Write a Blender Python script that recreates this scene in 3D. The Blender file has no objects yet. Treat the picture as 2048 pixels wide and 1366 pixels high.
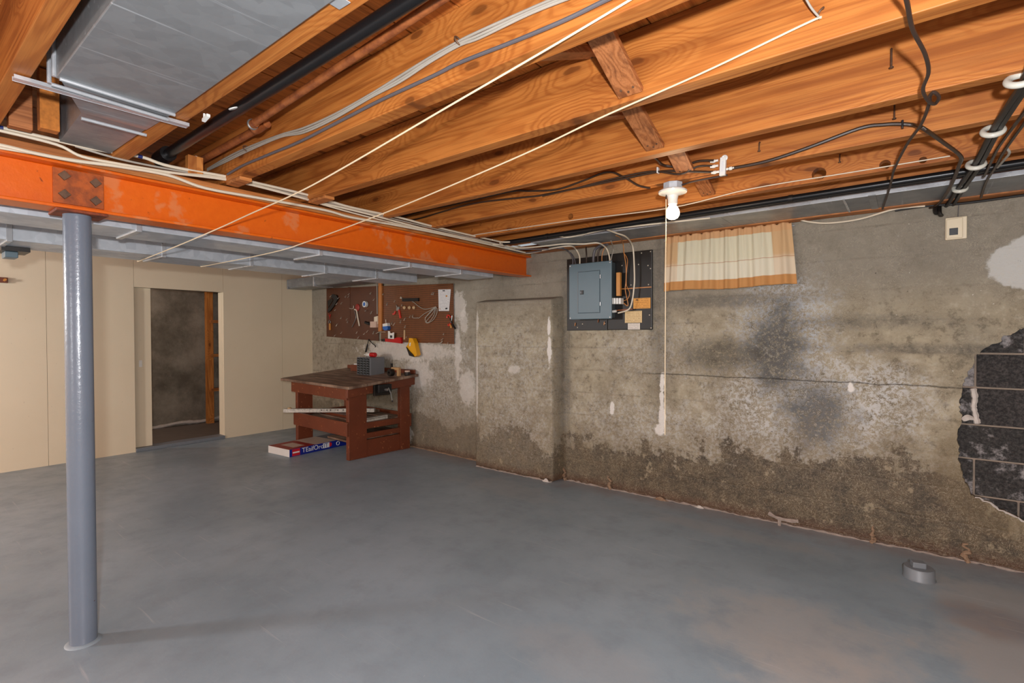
import bpy, math, random
from mathutils import Vector, Matrix
from mathutils.geometry import tessellate_polygon
random.seed(7)
SC = bpy.context.scene
COL = SC.collection

# ------------------------------------------------------------------ camera
F_PX = 1012.4
YAW, PITCH, ROLL = 0.6619, 0.01375, 0.00325
EYE = Vector((0, 0, 1.4))
_f = Vector((-math.sin(YAW) * math.cos(PITCH), math.cos(YAW) * math.cos(PITCH), -math.sin(PITCH)))
_r = Vector((math.cos(YAW), math.sin(YAW), 0))
_d = _f.cross(_r)
RIGHT = math.cos(ROLL) * _r + math.sin(ROLL) * _d
DOWN = -math.sin(ROLL) * _r + math.cos(ROLL) * _d
FWD = _f
cam = bpy.data.cameras.new('camera')
cam.sensor_width = 36.0
cam.lens = 36.0 * F_PX / 2048.0
cam.clip_start = 0.02
camo = bpy.data.objects.new('camera', cam)
COL.objects.link(camo)
m = Matrix.Identity(4)
for i in range(3):
    m[i][0] = RIGHT[i]; m[i][1] = -DOWN[i]; m[i][2] = -FWD[i]; m[i][3] = EYE[i]
camo.matrix_world = m
SC.camera = camo

# ------------------------------------------------------------------ world, lights, exposure
SC.view_settings.view_transform = 'Standard'
SC.view_settings.look = 'None'
SC.view_settings.exposure = 0.62
SC.view_settings.gamma = 1.0
SC.view_settings.use_curve_mapping = False
w = bpy.data.worlds.new('world'); SC.world = w
w.use_nodes = True
w.node_tree.nodes['Background'].inputs[0].default_value = (0.9, 0.95, 1.0, 1)
w.node_tree.nodes['Background'].inputs[1].default_value = 0.3

def lamp(name, loc, power, radius, col=(1, 1, 1)):
    l = bpy.data.lights.new(name, 'POINT')
    l.energy = power; l.shadow_soft_size = radius; l.color = col
    o = bpy.data.objects.new(name, l); o.location = loc
    COL.objects.link(o)
    return o
lamp('camera_flash', (0.16, -0.12, 1.53), 195, 0.035, (0.97, 0.98, 1.0))
lamp('rear_fill_light', (2.2, -2.2, 1.45), 50, 0.25, (0.95, 0.97, 1.0))  # unseen fill light added behind the camera, no fixture there
lamp('rear_fill_light', (-1.6, -3.2, 1.45), 50, 0.25, (0.95, 0.97, 1.0))  # second added fill light, also without a fixture
lamp('side_fill_light', (-5.4, -2.2, 1.85), 170, 0.2, (0.98, 0.98, 1.0))  # added beyond the beam to brighten the partition, no real lamp
lamp('doorway_fill_light', (-8.1, 1.55, 1.95), 14, 0.06, (1.0, 0.96, 0.90))  # added out of sight to brighten the space behind the doorway

# ------------------------------------------------------------------ helpers
def P(px, py, ax, val):
    """point of the place seen at a photo pixel, on the plane coordinate[ax] == val"""
    d = RIGHT * ((px - 1024) / F_PX) + DOWN * ((py - 683) / F_PX) + FWD
    t = (val - EYE[ax]) / d[ax]
    return EYE + d * t
def WY(x):
    """surface of the long concrete wall (it drifts back towards the far corner)"""
    return 4.15 + max(0.0, -3.1 - x) * 0.038
def PW(px, py, off):
    y = 4.15
    for _ in range(12):
        p = P(px, py, 1, y - off); y = WY(p.x)
    return P(px, py, 1, y - off)
def lin(c):
    return c / 12.92 if c <= 0.04045 else ((c + 0.055) / 1.055) ** 2.4
def rgb(r, g, b):
    return (lin(r / 255), lin(g / 255), lin(b / 255), 1.0)

class MB:
    def __init__(s):
        s.v = []; s.f = []; s.smooth = []
    def add(s, vs, fs, smooth=False):
        n = len(s.v)
        s.v += [Vector(q) for q in vs]
        for f in fs:
            s.f.append([n + i for i in f]); s.smooth.append(smooth)
        return s
    def box(s, x0, x1, y0, y1, z0, z1):
        if x0 > x1: x0, x1 = x1, x0
        if y0 > y1: y0, y1 = y1, y0
        if z0 > z1: z0, z1 = z1, z0
        return s.add([(x0, y0, z0), (x1, y0, z0), (x1, y1, z0), (x0, y1, z0), (x0, y0, z1), (x1, y0, z1), (x1, y1, z1), (x0, y1, z1)],
                     [(0, 3, 2, 1), (4, 5, 6, 7), (0, 1, 5, 4), (1, 2, 6, 5), (2, 3, 7, 6), (3, 0, 4, 7)])
    def obox(s, c, ax, ay, az):
        """box with centre c and half axes ax, ay, az"""
        c = Vector(c); ax = Vector(ax); ay = Vector(ay); az = Vector(az)
        vs = [c + ax * i + ay * j + az * k for k in (-1, 1) for i, j in ((-1, -1), (1, -1), (1, 1), (-1, 1))]
        fs = [(0, 3, 2, 1), (4, 5, 6, 7), (0, 1, 5, 4), (1, 2, 6, 5), (2, 3, 7, 6), (3, 0, 4, 7)]
        if ax.cross(ay).dot(az) < 0: fs = [f[::-1] for f in fs]
        return s.add(vs, fs)
    def bar(s, a, b, w, t, up=(0, 0, 1)):
        """rectangular bar from a to b, w wide across, t thick along 'up'"""
        a = Vector(a); b = Vector(b); d = (b - a)
        L = d.length; d.normalize()
        side = d.cross(Vector(up))
        if side.length < 1e-5: side = d.cross(Vector((1, 0, 0)))
        side.normalize(); u = side.cross(d)
        return s.obox((a + b) / 2, d * L / 2, side * w / 2, u * t / 2)
    def quad8(s, p):
        return s.add(p, [(0, 3, 2, 1), (4, 5, 6, 7), (0, 1, 5, 4), (1, 2, 6, 5), (2, 3, 7, 6), (3, 0, 4, 7)])
    def tube(s, pts, r, n=8, cap=True):
        pts = [Vector(p) for p in pts]
        rs = r if isinstance(r, (list, tuple)) else [r] * len(pts)
        rings = []; prev = None
        for i, p in enumerate(pts):
            t = (pts[min(i + 1, len(pts) - 1)] - pts[max(i - 1, 0)])
            if t.length < 1e-9: t = Vector((0, 0, 1))
            t.normalize()
            if prev is None:
                a = t.orthogonal().normalized()
            else:
                a = prev - t * prev.dot(t)
                a = a.normalized() if a.length > 1e-6 else t.orthogonal().normalized()
            prev = a; b = t.cross(a)
            rings.append([p + (a * math.cos(2 * math.pi * k / n) + b * math.sin(2 * math.pi * k / n)) * rs[i] for k in range(n)])
        vs = [q for ring in rings for q in ring]; fs = []
        for i in range(len(rings) - 1):
            for k in range(n):
                k2 = (k + 1) % n
                fs.append((i * n + k, i * n + k2, (i + 1) * n + k2, (i + 1) * n + k))
        s.add(vs, fs, True)
        if cap:
            s.add(rings[0], [tuple(range(n))[::-1]]); s.add(rings[-1], [tuple(range(n))])
        return s
    def cyl(s, a, b, r, n=16, r2=None):
        return s.tube([a, b], [r, r if r2 is None else r2], n)
    def lathe(s, prof, c, n=24, axis=(0, 0, 1)):
        """prof = [(radius, height)] turned about axis through c"""
        c = Vector(c); az = Vector(axis).normalized(); ax = az.orthogonal().normalized(); ay = az.cross(ax)
        vs = []; fs = []
        for r, h in prof:
            for k in range(n):
                t = 2 * math.pi * k / n
                vs.append(c + az * h + (ax * math.cos(t) + ay * math.sin(t)) * max(r, 1e-5))
        for i in range(len(prof) - 1):
            for k in range(n):
                k2 = (k + 1) % n
                fs.append((i * n + k, i * n + k2, (i + 1) * n + k2, (i + 1) * n + k))
        return s.add(vs, fs, True)
    def torus(s, c, R, r, axis=(0, 0, 1), n=24, k=10):
        c = Vector(c); az = Vector(axis).normalized(); ax = az.orthogonal().normalized(); ay = az.cross(ax)
        vs = []; fs = []
        for i in range(n):
            t = 2 * math.pi * i / n; d = ax * math.cos(t) + ay * math.sin(t)
            for j in range(k):
                q = 2 * math.pi * j / k
                vs.append(c + d * (R + r * math.cos(q)) + az * r * math.sin(q))
        for i in range(n):
            for j in range(k):
                a = i * k + j; b = i * k + (j + 1) % k; i2 = (i + 1) % n
                fs.append((a, i2 * k + j, i2 * k + (j + 1) % k, b))
        return s.add(vs, fs, True)
    def prism(s, poly, org, u, v, n, th):
        """polygon (list of 2D) in frame org,u,v, extruded th along n"""
        org = Vector(org); u = Vector(u); v = Vector(v); n = Vector(n) * th
        k = len(poly)
        a = [org + u * p[0] + v * p[1] for p in poly]
        tris = tessellate_polygon([[Vector((p[0], p[1], 0)) for p in poly]])
        vs = a + [q + n for q in a]
        fs = [tuple(t) for t in tris] + [tuple(i + k for i in t[::-1]) for t in tris]
        fs += [(i, (i + 1) % k, (i + 1) % k + k, i + k) for i in range(k)]
        return s.add(vs, fs)
    def map(s, fn):
        s.v = [Vector(fn(q)) for q in s.v]; return s
    def build(s, name, mat, parent=None, local=False, origin='base', bevel=0, sharp=40, fix=True):
        me = bpy.data.meshes.new(name)
        vs = s.v
        loc = Vector((0, 0, 0))
        if parent is None:
            if origin == 'base':
                lo = [min(q[i] for q in vs) for i in range(3)]; hi = [max(q[i] for q in vs) for i in range(3)]
                loc = Vector(((lo[0] + hi[0]) / 2, (lo[1] + hi[1]) / 2, lo[2]))
        elif not local:
            loc = Vector(parent.get('_w', (0, 0, 0)))
        me.from_pydata([q - loc for q in vs], [], s.f)
        me.polygons.foreach_set('use_smooth', s.smooth)
        if any(s.smooth): me.set_sharp_from_angle(angle=math.radians(sharp))
        if mat is not None: me.materials.append(MATS[mat] if isinstance(mat, str) else mat)
        me.update()
        if fix:
            import bmesh
            bm = bmesh.new(); bm.from_mesh(me)
            bmesh.ops.recalc_face_normals(bm, faces=bm.faces)
            bm.to_mesh(me); bm.free()
        o = bpy.data.objects.new(name, me); COL.objects.link(o)
        if parent is None:
            o.location = loc; o['_w'] = tuple(loc)
        else:
            o.parent = parent
            o['_w'] = tuple(parent.get('_w', (0, 0, 0)))
        if bevel:
            b = o.modifiers.new('bevel', 'BEVEL'); b.width = bevel; b.segments = 2; b.limit_method = 'ANGLE'
            b.angle_limit = math.radians(50)
        return o

def thing(name, loc, label, cat, group=None, rz=0):
    o = bpy.data.objects.new(name, None); COL.objects.link(o)
    o.location = loc; o.rotation_euler = (0, 0, rz); o.empty_display_size = 0.1
    o['_w'] = tuple(loc)
    return tag(o, label, cat, group)
def tag(o, label, cat, group=None):
    o['label'] = label; o['category'] = cat
    if group: o['group'] = group
    return o
def struct(o):
    o['kind'] = 'structure'; return o
def smooth(pts, k=6):
    """Catmull-Rom through the points"""
    pts = [Vector(p) for p in pts]; out = []
    for i in range(len(pts) - 1):
        p0 = pts[max(i - 1, 0)]; p1 = pts[i]; p2 = pts[i + 1]; p3 = pts[min(i + 2, len(pts) - 1)]
        for j in range(k):
            t = j / k
            out.append(0.5 * ((2 * p1) + (p2 - p0) * t + (2 * p0 - 5 * p1 + 4 * p2 - p3) * t * t + (3 * p1 - p0 - 3 * p2 + p3) * t ** 3))
    out.append(pts[-1]); return out

# ------------------------------------------------------------------ materials
MATS = {}
class NT:
    def __init__(s, name):
        s.m = bpy.data.materials.new(name); s.m.use_nodes = True
        s.t = s.m.node_tree; s.n = s.t.nodes; s.b = s.n['Principled BSDF']
        MATS[name] = s.m
        s._tc = None
    def new(s, typ, **kw):
        nd = s.n.new(typ)
        for k, v in kw.items(): setattr(nd, k, v)
        return nd
    def L(s, a, b): s.t.links.new(a, b)
    def co(s):
        if s._tc is None: s._tc = s.new('ShaderNodeTexCoord').outputs['Object']
        return s._tc
    def rnd(s):
        """object coords shifted by the object's own random number"""
        oi = s.new('ShaderNodeObjectInfo')
        sc_ = s.new('ShaderNodeVectorMath', operation='SCALE'); sc_.inputs[0].default_value = (17.3, 9.1, 23.7)
        s.L(oi.outputs['Random'], sc_.inputs['Scale'])
        ad = s.new('ShaderNodeVectorMath', operation='ADD')
        s.L(s.co(), ad.inputs[0]); s.L(sc_.outputs[0], ad.inputs[1])
        return ad.outputs[0]
    def mapping(s, vec, loc=(0, 0, 0), scale=(1, 1, 1), typ='POINT', rot=(0, 0, 0)):
        mp = s.new('ShaderNodeMapping', vector_type=typ)
        mp.inputs['Location'].default_value = loc; mp.inputs['Scale'].default_value = scale; mp.inputs['Rotation'].default_value = rot
        s.L(vec, mp.inputs['Vector']); return mp.outputs[0]
    def noise(s, vec, scale, detail=4, rough=0.55, dist=0.0, out='Fac'):
        nd = s.new('ShaderNodeTexNoise')
        nd.inputs['Scale'].default_value = scale; nd.inputs['Detail'].default_value = detail
        nd.inputs['Roughness'].default_value = rough; nd.inputs['Distortion'].default_value = dist
        if vec is not None: s.L(vec, nd.inputs['Vector'])
        return nd.outputs[out]
    def val(s, x):
        return x
    def math(s, op, a, b=None, clamp=False):
        nd = s.new('ShaderNodeMath', operation=op, use_clamp=clamp)
        for i, q in enumerate((a, b)):
            if q is None: continue
            if isinstance(q, (int, float)): nd.inputs[i].default_value = q
            else: s.L(q, nd.inputs[i])
        return nd.outputs[0]
    def ss(s, x, a, b, lo=0.0, hi=1.0):
        nd = s.new('ShaderNodeMapRange', interpolation_type='SMOOTHSTEP')
        s.L(x, nd.inputs['Value'])
        nd.inputs['From Min'].default_value = a; nd.inputs['From Max'].default_value = b
        nd.inputs['To Min'].default_value = lo; nd.inputs['To Max'].default_value = hi
        return nd.outputs[0]
    def mix(s, fac, a, b, blend='MIX'):
        nd = s.new('ShaderNodeMix', data_type='RGBA', blend_type=blend)
        for sock, q in ((nd.inputs[0], fac), (nd.inputs[6], a), (nd.inputs[7], b)):
            if isinstance(q, (int, float)): sock.default_value = q
            elif isinstance(q, tuple): sock.default_value = q
            else: s.L(q, sock)
        return nd.outputs[2]
    def blob(s, vec, nz, c, r, soft=0.35, amt=1.2):
        """soft irregular patch about c=(x,z) with radii r, nz = noise to fray its edge"""
        mp = s.mapping(vec, (c[0], 0, c[1]), (r[0], 1e6, r[1]), 'TEXTURE')
        ln = s.new('ShaderNodeVectorMath', operation='LENGTH'); s.L(mp, ln.inputs[0])
        x = s.math('ADD', ln.outputs['Value'], s.math('MULTIPLY', s.math('SUBTRACT', nz, 0.5), amt))
        return s.ss(x, 1 + soft, 1 - soft)
    def fin(s, color, rough=0.6, metal=0.0, bump=None, bstr=0.2, bdist=0.01, spec=None):
        b = s.b
        if isinstance(color, tuple): b.inputs['Base Color'].default_value = color
        else: s.L(color, b.inputs['Base Color'])
        if isinstance(rough, (int, float)): b.inputs['Roughness'].default_value = rough
        else: s.L(rough, b.inputs['Roughness'])
        b.inputs['Metallic'].default_value = metal
        if spec is not None: b.inputs['Specular IOR Level'].default_value = spec
        if bump is not None:
            bp = s.new('ShaderNodeBump'); bp.inputs['Strength'].default_value = bstr; bp.inputs['Distance'].default_value = bdist
            s.L(bump, bp.inputs['Height']); s.L(bp.outputs[0], b.inputs['Normal'])
        return s.m

def plain(name, c, rough=0.5, metal=0.0, var=0.12, scale=9):
    t = NT(name)
    n = t.noise(t.rnd(), scale, 4)
    dk = tuple(q * (1 - var * 2) for q in c[:3]) + (1,)
    lt = tuple(min(1, q * (1 + var)) for q in c[:3]) + (1,)
    t.fin(t.mix(n, dk, lt), rough, metal, n, 0.06)
    return t

def wood(name, axis, base, dark, light, knots=True, scale=1.0, rough=0.55, across=2, rings=0.5):
    """lumber whose grain runs along axis; loops bend round knots spread over (axis, across)"""
    t = NT(name)
    v = t.rnd()
    sp = t.new('ShaderNodeSeparateXYZ'); t.L(v, sp.inputs[0])
    st = [9.0 * scale] * 3; st[axis] = 0.55 * scale
    low = t.noise(t.mapping(v, scale=tuple(st)), 0.6, 2, 0.5)
    src = low; kn = halo = None
    if knots:
        cb = t.new('ShaderNodeCombineXYZ')
        t.L(t.math('MULTIPLY', sp.outputs[axis], 1.5), cb.inputs[0]); t.L(t.math('MULTIPLY', sp.outputs[across], 4.2), cb.inputs[1])
        wob = t.new('ShaderNodeVectorMath', operation='ADD'); t.L(cb.outputs[0], wob.inputs[0])
        wn = t.new('ShaderNodeVectorMath', operation='SCALE'); t.L(t.noise(v, 9, 2, out='Color'), wn.inputs[0]); wn.inputs['Scale'].default_value = 0.10
        t.L(wn.outputs[0], wob.inputs[1])
        vo = t.new('ShaderNodeTexVoronoi', voronoi_dimensions='2D'); vo.inputs['Scale'].default_value = 1.0
        t.L(wob.outputs[0], vo.inputs['Vector'])
        d = vo.outputs['Distance']
        src = t.math('ADD', low, t.ss(d, 0.42, 0.0, 0.0, 0.34))
        kn = t.ss(d, 0.062, 0.038); halo = t.ss(d, 0.16, 0.05)
    ring = t.ss(t.math('SINE', t.math('MULTIPLY', src, 110.0)), -0.7, 1.0)
    vein = t.math('POWER', ring, 4.0)
    ft = [190.0 * scale] * 3; ft[axis] = 3.0 * scale
    fine = t.noise(t.mapping(v, scale=tuple(ft)), 1.0, 3, 0.6)
    mt = [26.0 * scale] * 3; mt[axis] = 1.2 * scale
    mid = t.noise(t.mapping(v, scale=tuple(mt)), 1.0, 3, 0.6)
    blot = t.noise(v, 2.2, 3, 0.6)
    c = t.mix(t.math('MULTIPLY', ring, rings), light, base)
    c = t.mix(t.math('MULTIPLY', vein, t.ss(blot, 0.35, 0.65, 0.05, rings * 0.6)), c, dark)
    c = t.mix(t.ss(mid, 0.46, 0.72, 0, 0.55), c, dark)
    c = t.mix(t.ss(fine, 0.45, 0.75, 0, 0.5), c, dark)
    c = t.mix(t.ss(blot, 0.45, 0.75, 0, 0.30), c, dark)
    if kn is not None:
        c = t.mix(t.math('MULTIPLY', halo, 0.35), c, dark)
        c = t.mix(t.math('MULTIPLY', kn, 0.6), c, tuple(q * 0.40 for q in dark[:3]) + (1,))
    t.fin(c, rough, 0, t.math('ADD', fine, t.math('MULTIPLY', ring, 0.3)), 0.12, 0.004, spec=0.35)
    return t

WB, WD, WL = rgb(174, 98, 38), rgb(120, 57, 16), rgb(190, 118, 54)
wood('lumber_x', 0, WB, WD, WL)
wood('lumber_y', 1, rgb(186, 106, 42), rgb(116, 56, 16), rgb(206, 126, 58), scale=1.2, across=0, rings=0.3)
wood('lumber_z', 2, rgb(190, 112, 48), rgb(125, 62, 20), rgb(214, 140, 70), across=1)
wood('brace_wood', 1, rgb(150, 86, 42), rgb(84, 42, 22), rgb(178, 112, 66), knots=False, scale=1.5)
wood('sill_wood', 0, rgb(160, 92, 44), rgb(95, 52, 26), rgb(190, 122, 68), scale=1.2, across=1)
wood('plate_wood', 1, rgb(176, 104, 50), rgb(110, 58, 24), rgb(200, 130, 72), knots=False)
wood('pale_board', 0, rgb(188, 182, 172), rgb(120, 112, 104), rgb(206, 200, 190), knots=False)

def mk_beam():
    t = NT('orange_steel')
    v = t.co(); n = t.noise(v, 3.2, 6, 0.6); n2 = t.noise(v, 30, 3)
    c = t.mix(n2, rgb(206, 88, 10), rgb(222, 104, 18))
    c = t.mix(t.ss(n, 0.55, 0.60, 0, 0.75), c, rgb(206, 124, 74))
    c = t.mix(t.ss(t.noise(v, 22, 5, 0.7), 0.66, 0.74, 0, 0.8), c, rgb(110, 46, 14))
    c = t.mix(t.ss(t.noise(v, 1.5, 4), 0.62, 0.72, 0, 0.6), c, rgb(160, 62, 14))
    t.fin(c, 0.34, 0, n2, 0.1)
mk_beam()
def mk_rust(name, a, b, rough=0.7):
    t = NT(name); v = t.rnd(); n = t.noise(v, 18, 6, 0.7)
    t.fin(t.mix(t.ss(n, 0.35, 0.68), a, b), rough, 0.1, n, 0.3, 0.004)
mk_rust('rust_plate', rgb(176, 84, 24), rgb(128, 60, 22), 0.6)
mk_rust('rust_bolt', rgb(104, 74, 52), rgb(70, 46, 30), 0.6)
mk_rust('rust_pipe', rgb(164, 94, 48), rgb(120, 62, 32), 0.5)
mk_rust('cap_rust', rgb(140, 62, 26), rgb(92, 40, 20), 0.7)

def mk_galv(name, a, b, rough=0.34, scale=1.0, streak_axis=1, metal=0.5, sk=0.66):
    t = NT(name); v = t.rnd()
    vo = t.new('ShaderNodeTexVoronoi'); vo.inputs['Scale'].default_value = 24 * scale; t.L(v, vo.inputs['Vector'])
    cl = t.new('ShaderNodeSeparateColor'); t.L(vo.outputs['Color'], cl.inputs[0])
    n = t.noise(v, 4, 4)
    c = t.mix(t.math('MULTIPLY', cl.outputs[0], 0.5), a, b)
    c = t.mix(t.ss(n, 0.4, 0.7, 0, 0.35), c, tuple(q * 0.6 for q in a[:3]) + (1,))
    sv = [40.0] * 3; sv[streak_axis] = 1.2
    st = t.noise(t.mapping(v, scale=tuple(sv)), 1.0, 3, 0.6)
    c = t.mix(t.ss(st, sk, sk + 0.12, 0, 0.6), c, rgb(206, 210, 214))
    t.fin(c, t.ss(n, 0.3, 0.7, rough - 0.06, rough + 0.14), metal, n, 0.25, 0.02)
mk_galv('galvanized', rgb(186, 191, 198), rgb(220, 224, 230), metal=0.25)
mk_galv('galvanized_old', rgb(138, 140, 142), rgb(160, 162, 164), 0.36, streak_axis=1, metal=0.4, sk=0.62)
mk_galv('bright_metal', rgb(196, 198, 202), rgb(220, 222, 226), 0.25)

def mk_post():
    t = NT('post_paint'); v = t.co(); n = t.noise(v, 60, 3); n2 = t.noise(v, 4, 4)
    c = t.mix(n2, rgb(98, 108, 122), rgb(116, 125, 139))
    c = t.mix(t.ss(t.noise(v, 38, 3), 0.74, 0.78), c, rgb(92, 70, 66))
    t.fin(c, 0.26, 0, n, 0.25, 0.004)
mk_post()
def mk_cream():
    t = NT('cream_paint'); v = t.co(); n = t.noise(v, 1.1, 4); n2 = t.noise(t.mapping(v, scale=(1, 1, 8)), 14, 3)
    c = t.mix(n, rgb(216, 199, 170), rgb(230, 215, 188))
    c = t.mix(t.ss(t.noise(v, 46, 2), 0.74, 0.78, 0, 0.5), c, rgb(150, 132, 110))
    t.fin(c, 0.5, 0, n2, 0.05)
mk_cream()

def lines(t, v, coord, period, phase, width, nz):
    """1 on thin joints repeating along coord (0 x, 2 z)"""
    sp = t.new('ShaderNodeSeparateXYZ'); t.L(v, sp.inputs[0])
    x = t.math('ADD', sp.outputs[coord], t.math('MULTIPLY', t.math('SUBTRACT', nz, 0.5), 0.02))
    fr = t.math('FRACT', t.math('DIVIDE', t.math('SUBTRACT', x, phase), period))
    d = t.math('MULTIPLY', t.math('MINIMUM', fr, t.math('SUBTRACT', 1.0, fr)), period)
    return t.ss(d, width, width * 0.2)

def mk_wall():
    t = NT('concrete_wall'); v = t.co()
    nb = t.noise(v, 2.4, 6, 0.62); nm = t.noise(v, 8, 6, 0.65); nf = t.noise(v, 42, 5, 0.7)
    worm = t.noise(v, 20, 3, 0.5, 2.2)
    wl = t.math('SINE', t.math('MULTIPLY', worm, 40.0)); wl = t.ss(wl, 0.45, 1.0)
    sp = t.new('ShaderNodeSeparateXYZ'); t.L(v, sp.inputs[0]); X = sp.outputs[0]; Zc = sp.outputs[2]
    c = t.mix(t.ss(nb, 0.3, 0.7), rgb(142, 130, 109), rgb(176, 164, 140))
    c = t.mix(t.ss(nm, 0.4, 0.75, 0, 0.6), c, rgb(118, 107, 90))
    # troweled grey render on the top band
    up = t.ss(t.math('ADD', Zc, t.math('MULTIPLY', t.math('SUBTRACT', nb, 0.5), 0.35)), 1.45, 1.85)
    c = t.mix(t.math('MULTIPLY', up, 0.75), c, t.mix(nm, rgb(112, 105, 96), rgb(140, 133, 123)))
    # greyer blocks of the far stretch
    far = t.ss(t.math('ADD', X, t.math('MULTIPLY', t.math('SUBTRACT', nb, 0.5), 0.3)), -3.5, -3.75)
    c = t.mix(t.math('MULTIPLY', far, 0.6), c, t.mix(nb, rgb(128, 120, 104), rgb(172, 164, 150)))
    n18 = t.noise(v, 17, 5, 0.7)
    c = t.mix(t.math('MULTIPLY', t.ss(n18, 0.50, 0.68, 0, 0.7), t.ss(up, 0, 1, 1.0, 0.35)), c, rgb(100, 90, 74))
    c = t.mix(t.math('MULTIPLY', t.ss(n18, 0.46, 0.28, 0, 0.45), t.ss(up, 0, 1, 1.0, 0.3)), c, rgb(190, 180, 162))
    # joints telegraphing through the render
    hz = lines(t, v, 2, 0.21, 0.226, 0.010, nm)
    c = t.mix(t.math('MULTIPLY', hz, t.ss(nb, 0.42, 0.66, 0.0, 0.42)), c, rgb(96, 88, 76))
    vt = lines(t, v, 0, 0.41, 0.33, 0.009, nm)
    c = t.mix(t.math('MULTIPLY', vt, t.ss(t.noise(v, 1.7, 2), 0.52, 0.68, 0, 0.4)), c, rgb(100, 92, 80))
    # efflorescence: powdery pale bloom
    def pale(cc, ctr, r, k, col=rgb(196, 190, 182), soft=0.5, amt=1.6, nz=None):
        b = t.blob(v, nz or nm, ctr, r, soft, amt)
        return t.mix(t.math('MULTIPLY', b, k), cc, col)
    speck = t.math('MAXIMUM', t.ss(nf, 0.47, 0.58), t.math('MULTIPLY', wl, 0.9))
    def pale_sp(cc, ctr, r, k, col=rgb(196, 194, 192), soft=0.6, amt=1.8):
        b = t.blob(v, nm, ctr, r, soft, amt)
        return t.mix(t.math('MULTIPLY', t.math('MULTIPLY', b, speck), k), cc, col)
    c = pale_sp(c, (-0.72, 1.42), (0.30, 0.40), 0.9, rgb(176, 180, 186))
    c = pale_sp(c, (-0.62, 0.86), (0.55, 0.30), 0.9)
    c = pale_sp(c, (-0.25, 0.98), (0.36, 0.22), 0.8)
    c = pale_sp(c, (-0.9, 0.55), (0.9, 0.22), 0.5)
    c = pale_sp(c, (-1.75, 1.25), (0.5, 0.25), 0.35)
    c = pale_sp(c, (-2.0, 0.62), (0.6, 0.25), 0.4)
    c = pale_sp(c, (-3.1, 1.0), (0.5, 0.5), 0.4)
    c = pale_sp(c, (-3.1, 0.35), (0.5, 0.25), 0.5)
    c = pale_sp(c, (-4.5, 0.9), (0.8, 0.6), 0.5)
    # dark mould and other dark marks
    def darkb(cc, ctr, r, k, col=rgb(82, 78, 74), soft=0.6, amt=1.7, nz=None):
        b = t.blob(v, nz or nm, ctr, r, soft, amt)
        return t.mix(t.math('MULTIPLY', t.math('MULTIPLY', b, k), t.ss(nf, 0.3, 0.55, 0.35, 1)), cc, col)
    c = darkb(c, (-0.76, 1.28), (0.17, 0.34), 0.9, rgb(70, 68, 66))
    c = darkb(c, (-1.15, 1.24), (0.28, 0.12), 0.75, rgb(74, 68, 58))
    c = darkb(c, (-0.50, 0.84), (0.20, 0.24), 0.85, rgb(74, 76, 80))
    c = darkb(c, (-0.20, 1.48), (0.40, 0.05), 0.5)
    c = darkb(c, (0.1, 1.30), (0.5, 0.03), 0.5)
    c = darkb(c, (-1.1, 1.66), (0.55, 0.05), 0.6)
    c = darkb(c, (0.33, 1.36), (0.10, 0.14), 0.3)
    c = darkb(c, (-1.65, 1.60), (0.09, 0.75), 0.45)
    c = darkb(c, (-2.58, 0.95), (0.05, 1.0), 0.55)  # darker strip down the pier's side and the wall next to it
    c = darkb(c, (-6.25, 1.20), (0.35, 0.2), 0.45, rgb(96, 80, 60))
    c = darkb(c, (-5.9, 0.35), (0.6, 0.3), 0.3, rgb(104, 92, 70))
    # damp brown stain creeping up from the floor, with runs
    run = t.noise(v, 2.6, 6, 0.66, 0.6)
    drip = t.noise(t.mapping(v, scale=(16, 1, 2.2)), 1.0, 4, 0.6)
    hgt = t.math('ADD', Zc, t.math('MULTIPLY', t.math('SUBTRACT', run, 0.5), 1.1))
    hgt = t.math('ADD', hgt, t.math('MULTIPLY', t.math('SUBTRACT', drip, 0.5), 0.30))
    hgt = t.math('ADD', hgt, t.math('MULTIPLY', t.math('SUBTRACT', nf, 0.5), 0.22))
    hx = t.math('MULTIPLY', t.ss(X, -1.9, -0.7, 0.0, 0.15), t.ss(X, 0.25, -0.05, -0.2, 1.0))
    hgt = t.math('SUBTRACT', hgt, hx)
    damp = t.ss(hgt, 0.43, 0.35)
    damp2 = t.ss(hgt, 0.80, 0.36)
    c = t.mix(t.math('MULTIPLY', damp2, 0.45), c, rgb(116, 100, 78))
    dcol = t.mix(t.ss(nm, 0.35, 0.65), rgb(48, 37, 25), rgb(84, 68, 47))
    dcol = t.mix(t.ss(nf, 0.45, 0.7, 0, 0.5), dcol, rgb(116, 98, 74))
    dcol = t.mix(t.math('MULTIPLY', wl, 0.22), dcol, rgb(170, 152, 124))
    c = t.mix(t.math('MULTIPLY', damp, t.ss(X, -4.0, -1.4, 0.5, 0.92)), c, dcol)
    isl = t.math('MULTIPLY', t.ss(t.noise(v, 6.5, 5, 0.65), 0.60, 0.66), damp)
    c = t.mix(t.math('MULTIPLY', isl, 0.7), c, rgb(158, 142, 116))
    foot = t.ss(t.math('ADD', Zc, t.math('MULTIPLY', t.math('SUBTRACT', nf, 0.5), 0.12)), 0.10, 0.02)
    c = t.mix(t.math('MULTIPLY', foot, 0.7), c, rgb(84, 54, 36))
    # spilled lime runs and chips: bare white spots
    W = rgb(226, 220, 214)
    fray = t.math('ADD', t.math('MULTIPLY', t.noise(v, 18, 4, 0.65), 0.6), t.math('MULTIPLY', nf, 0.4))
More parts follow.
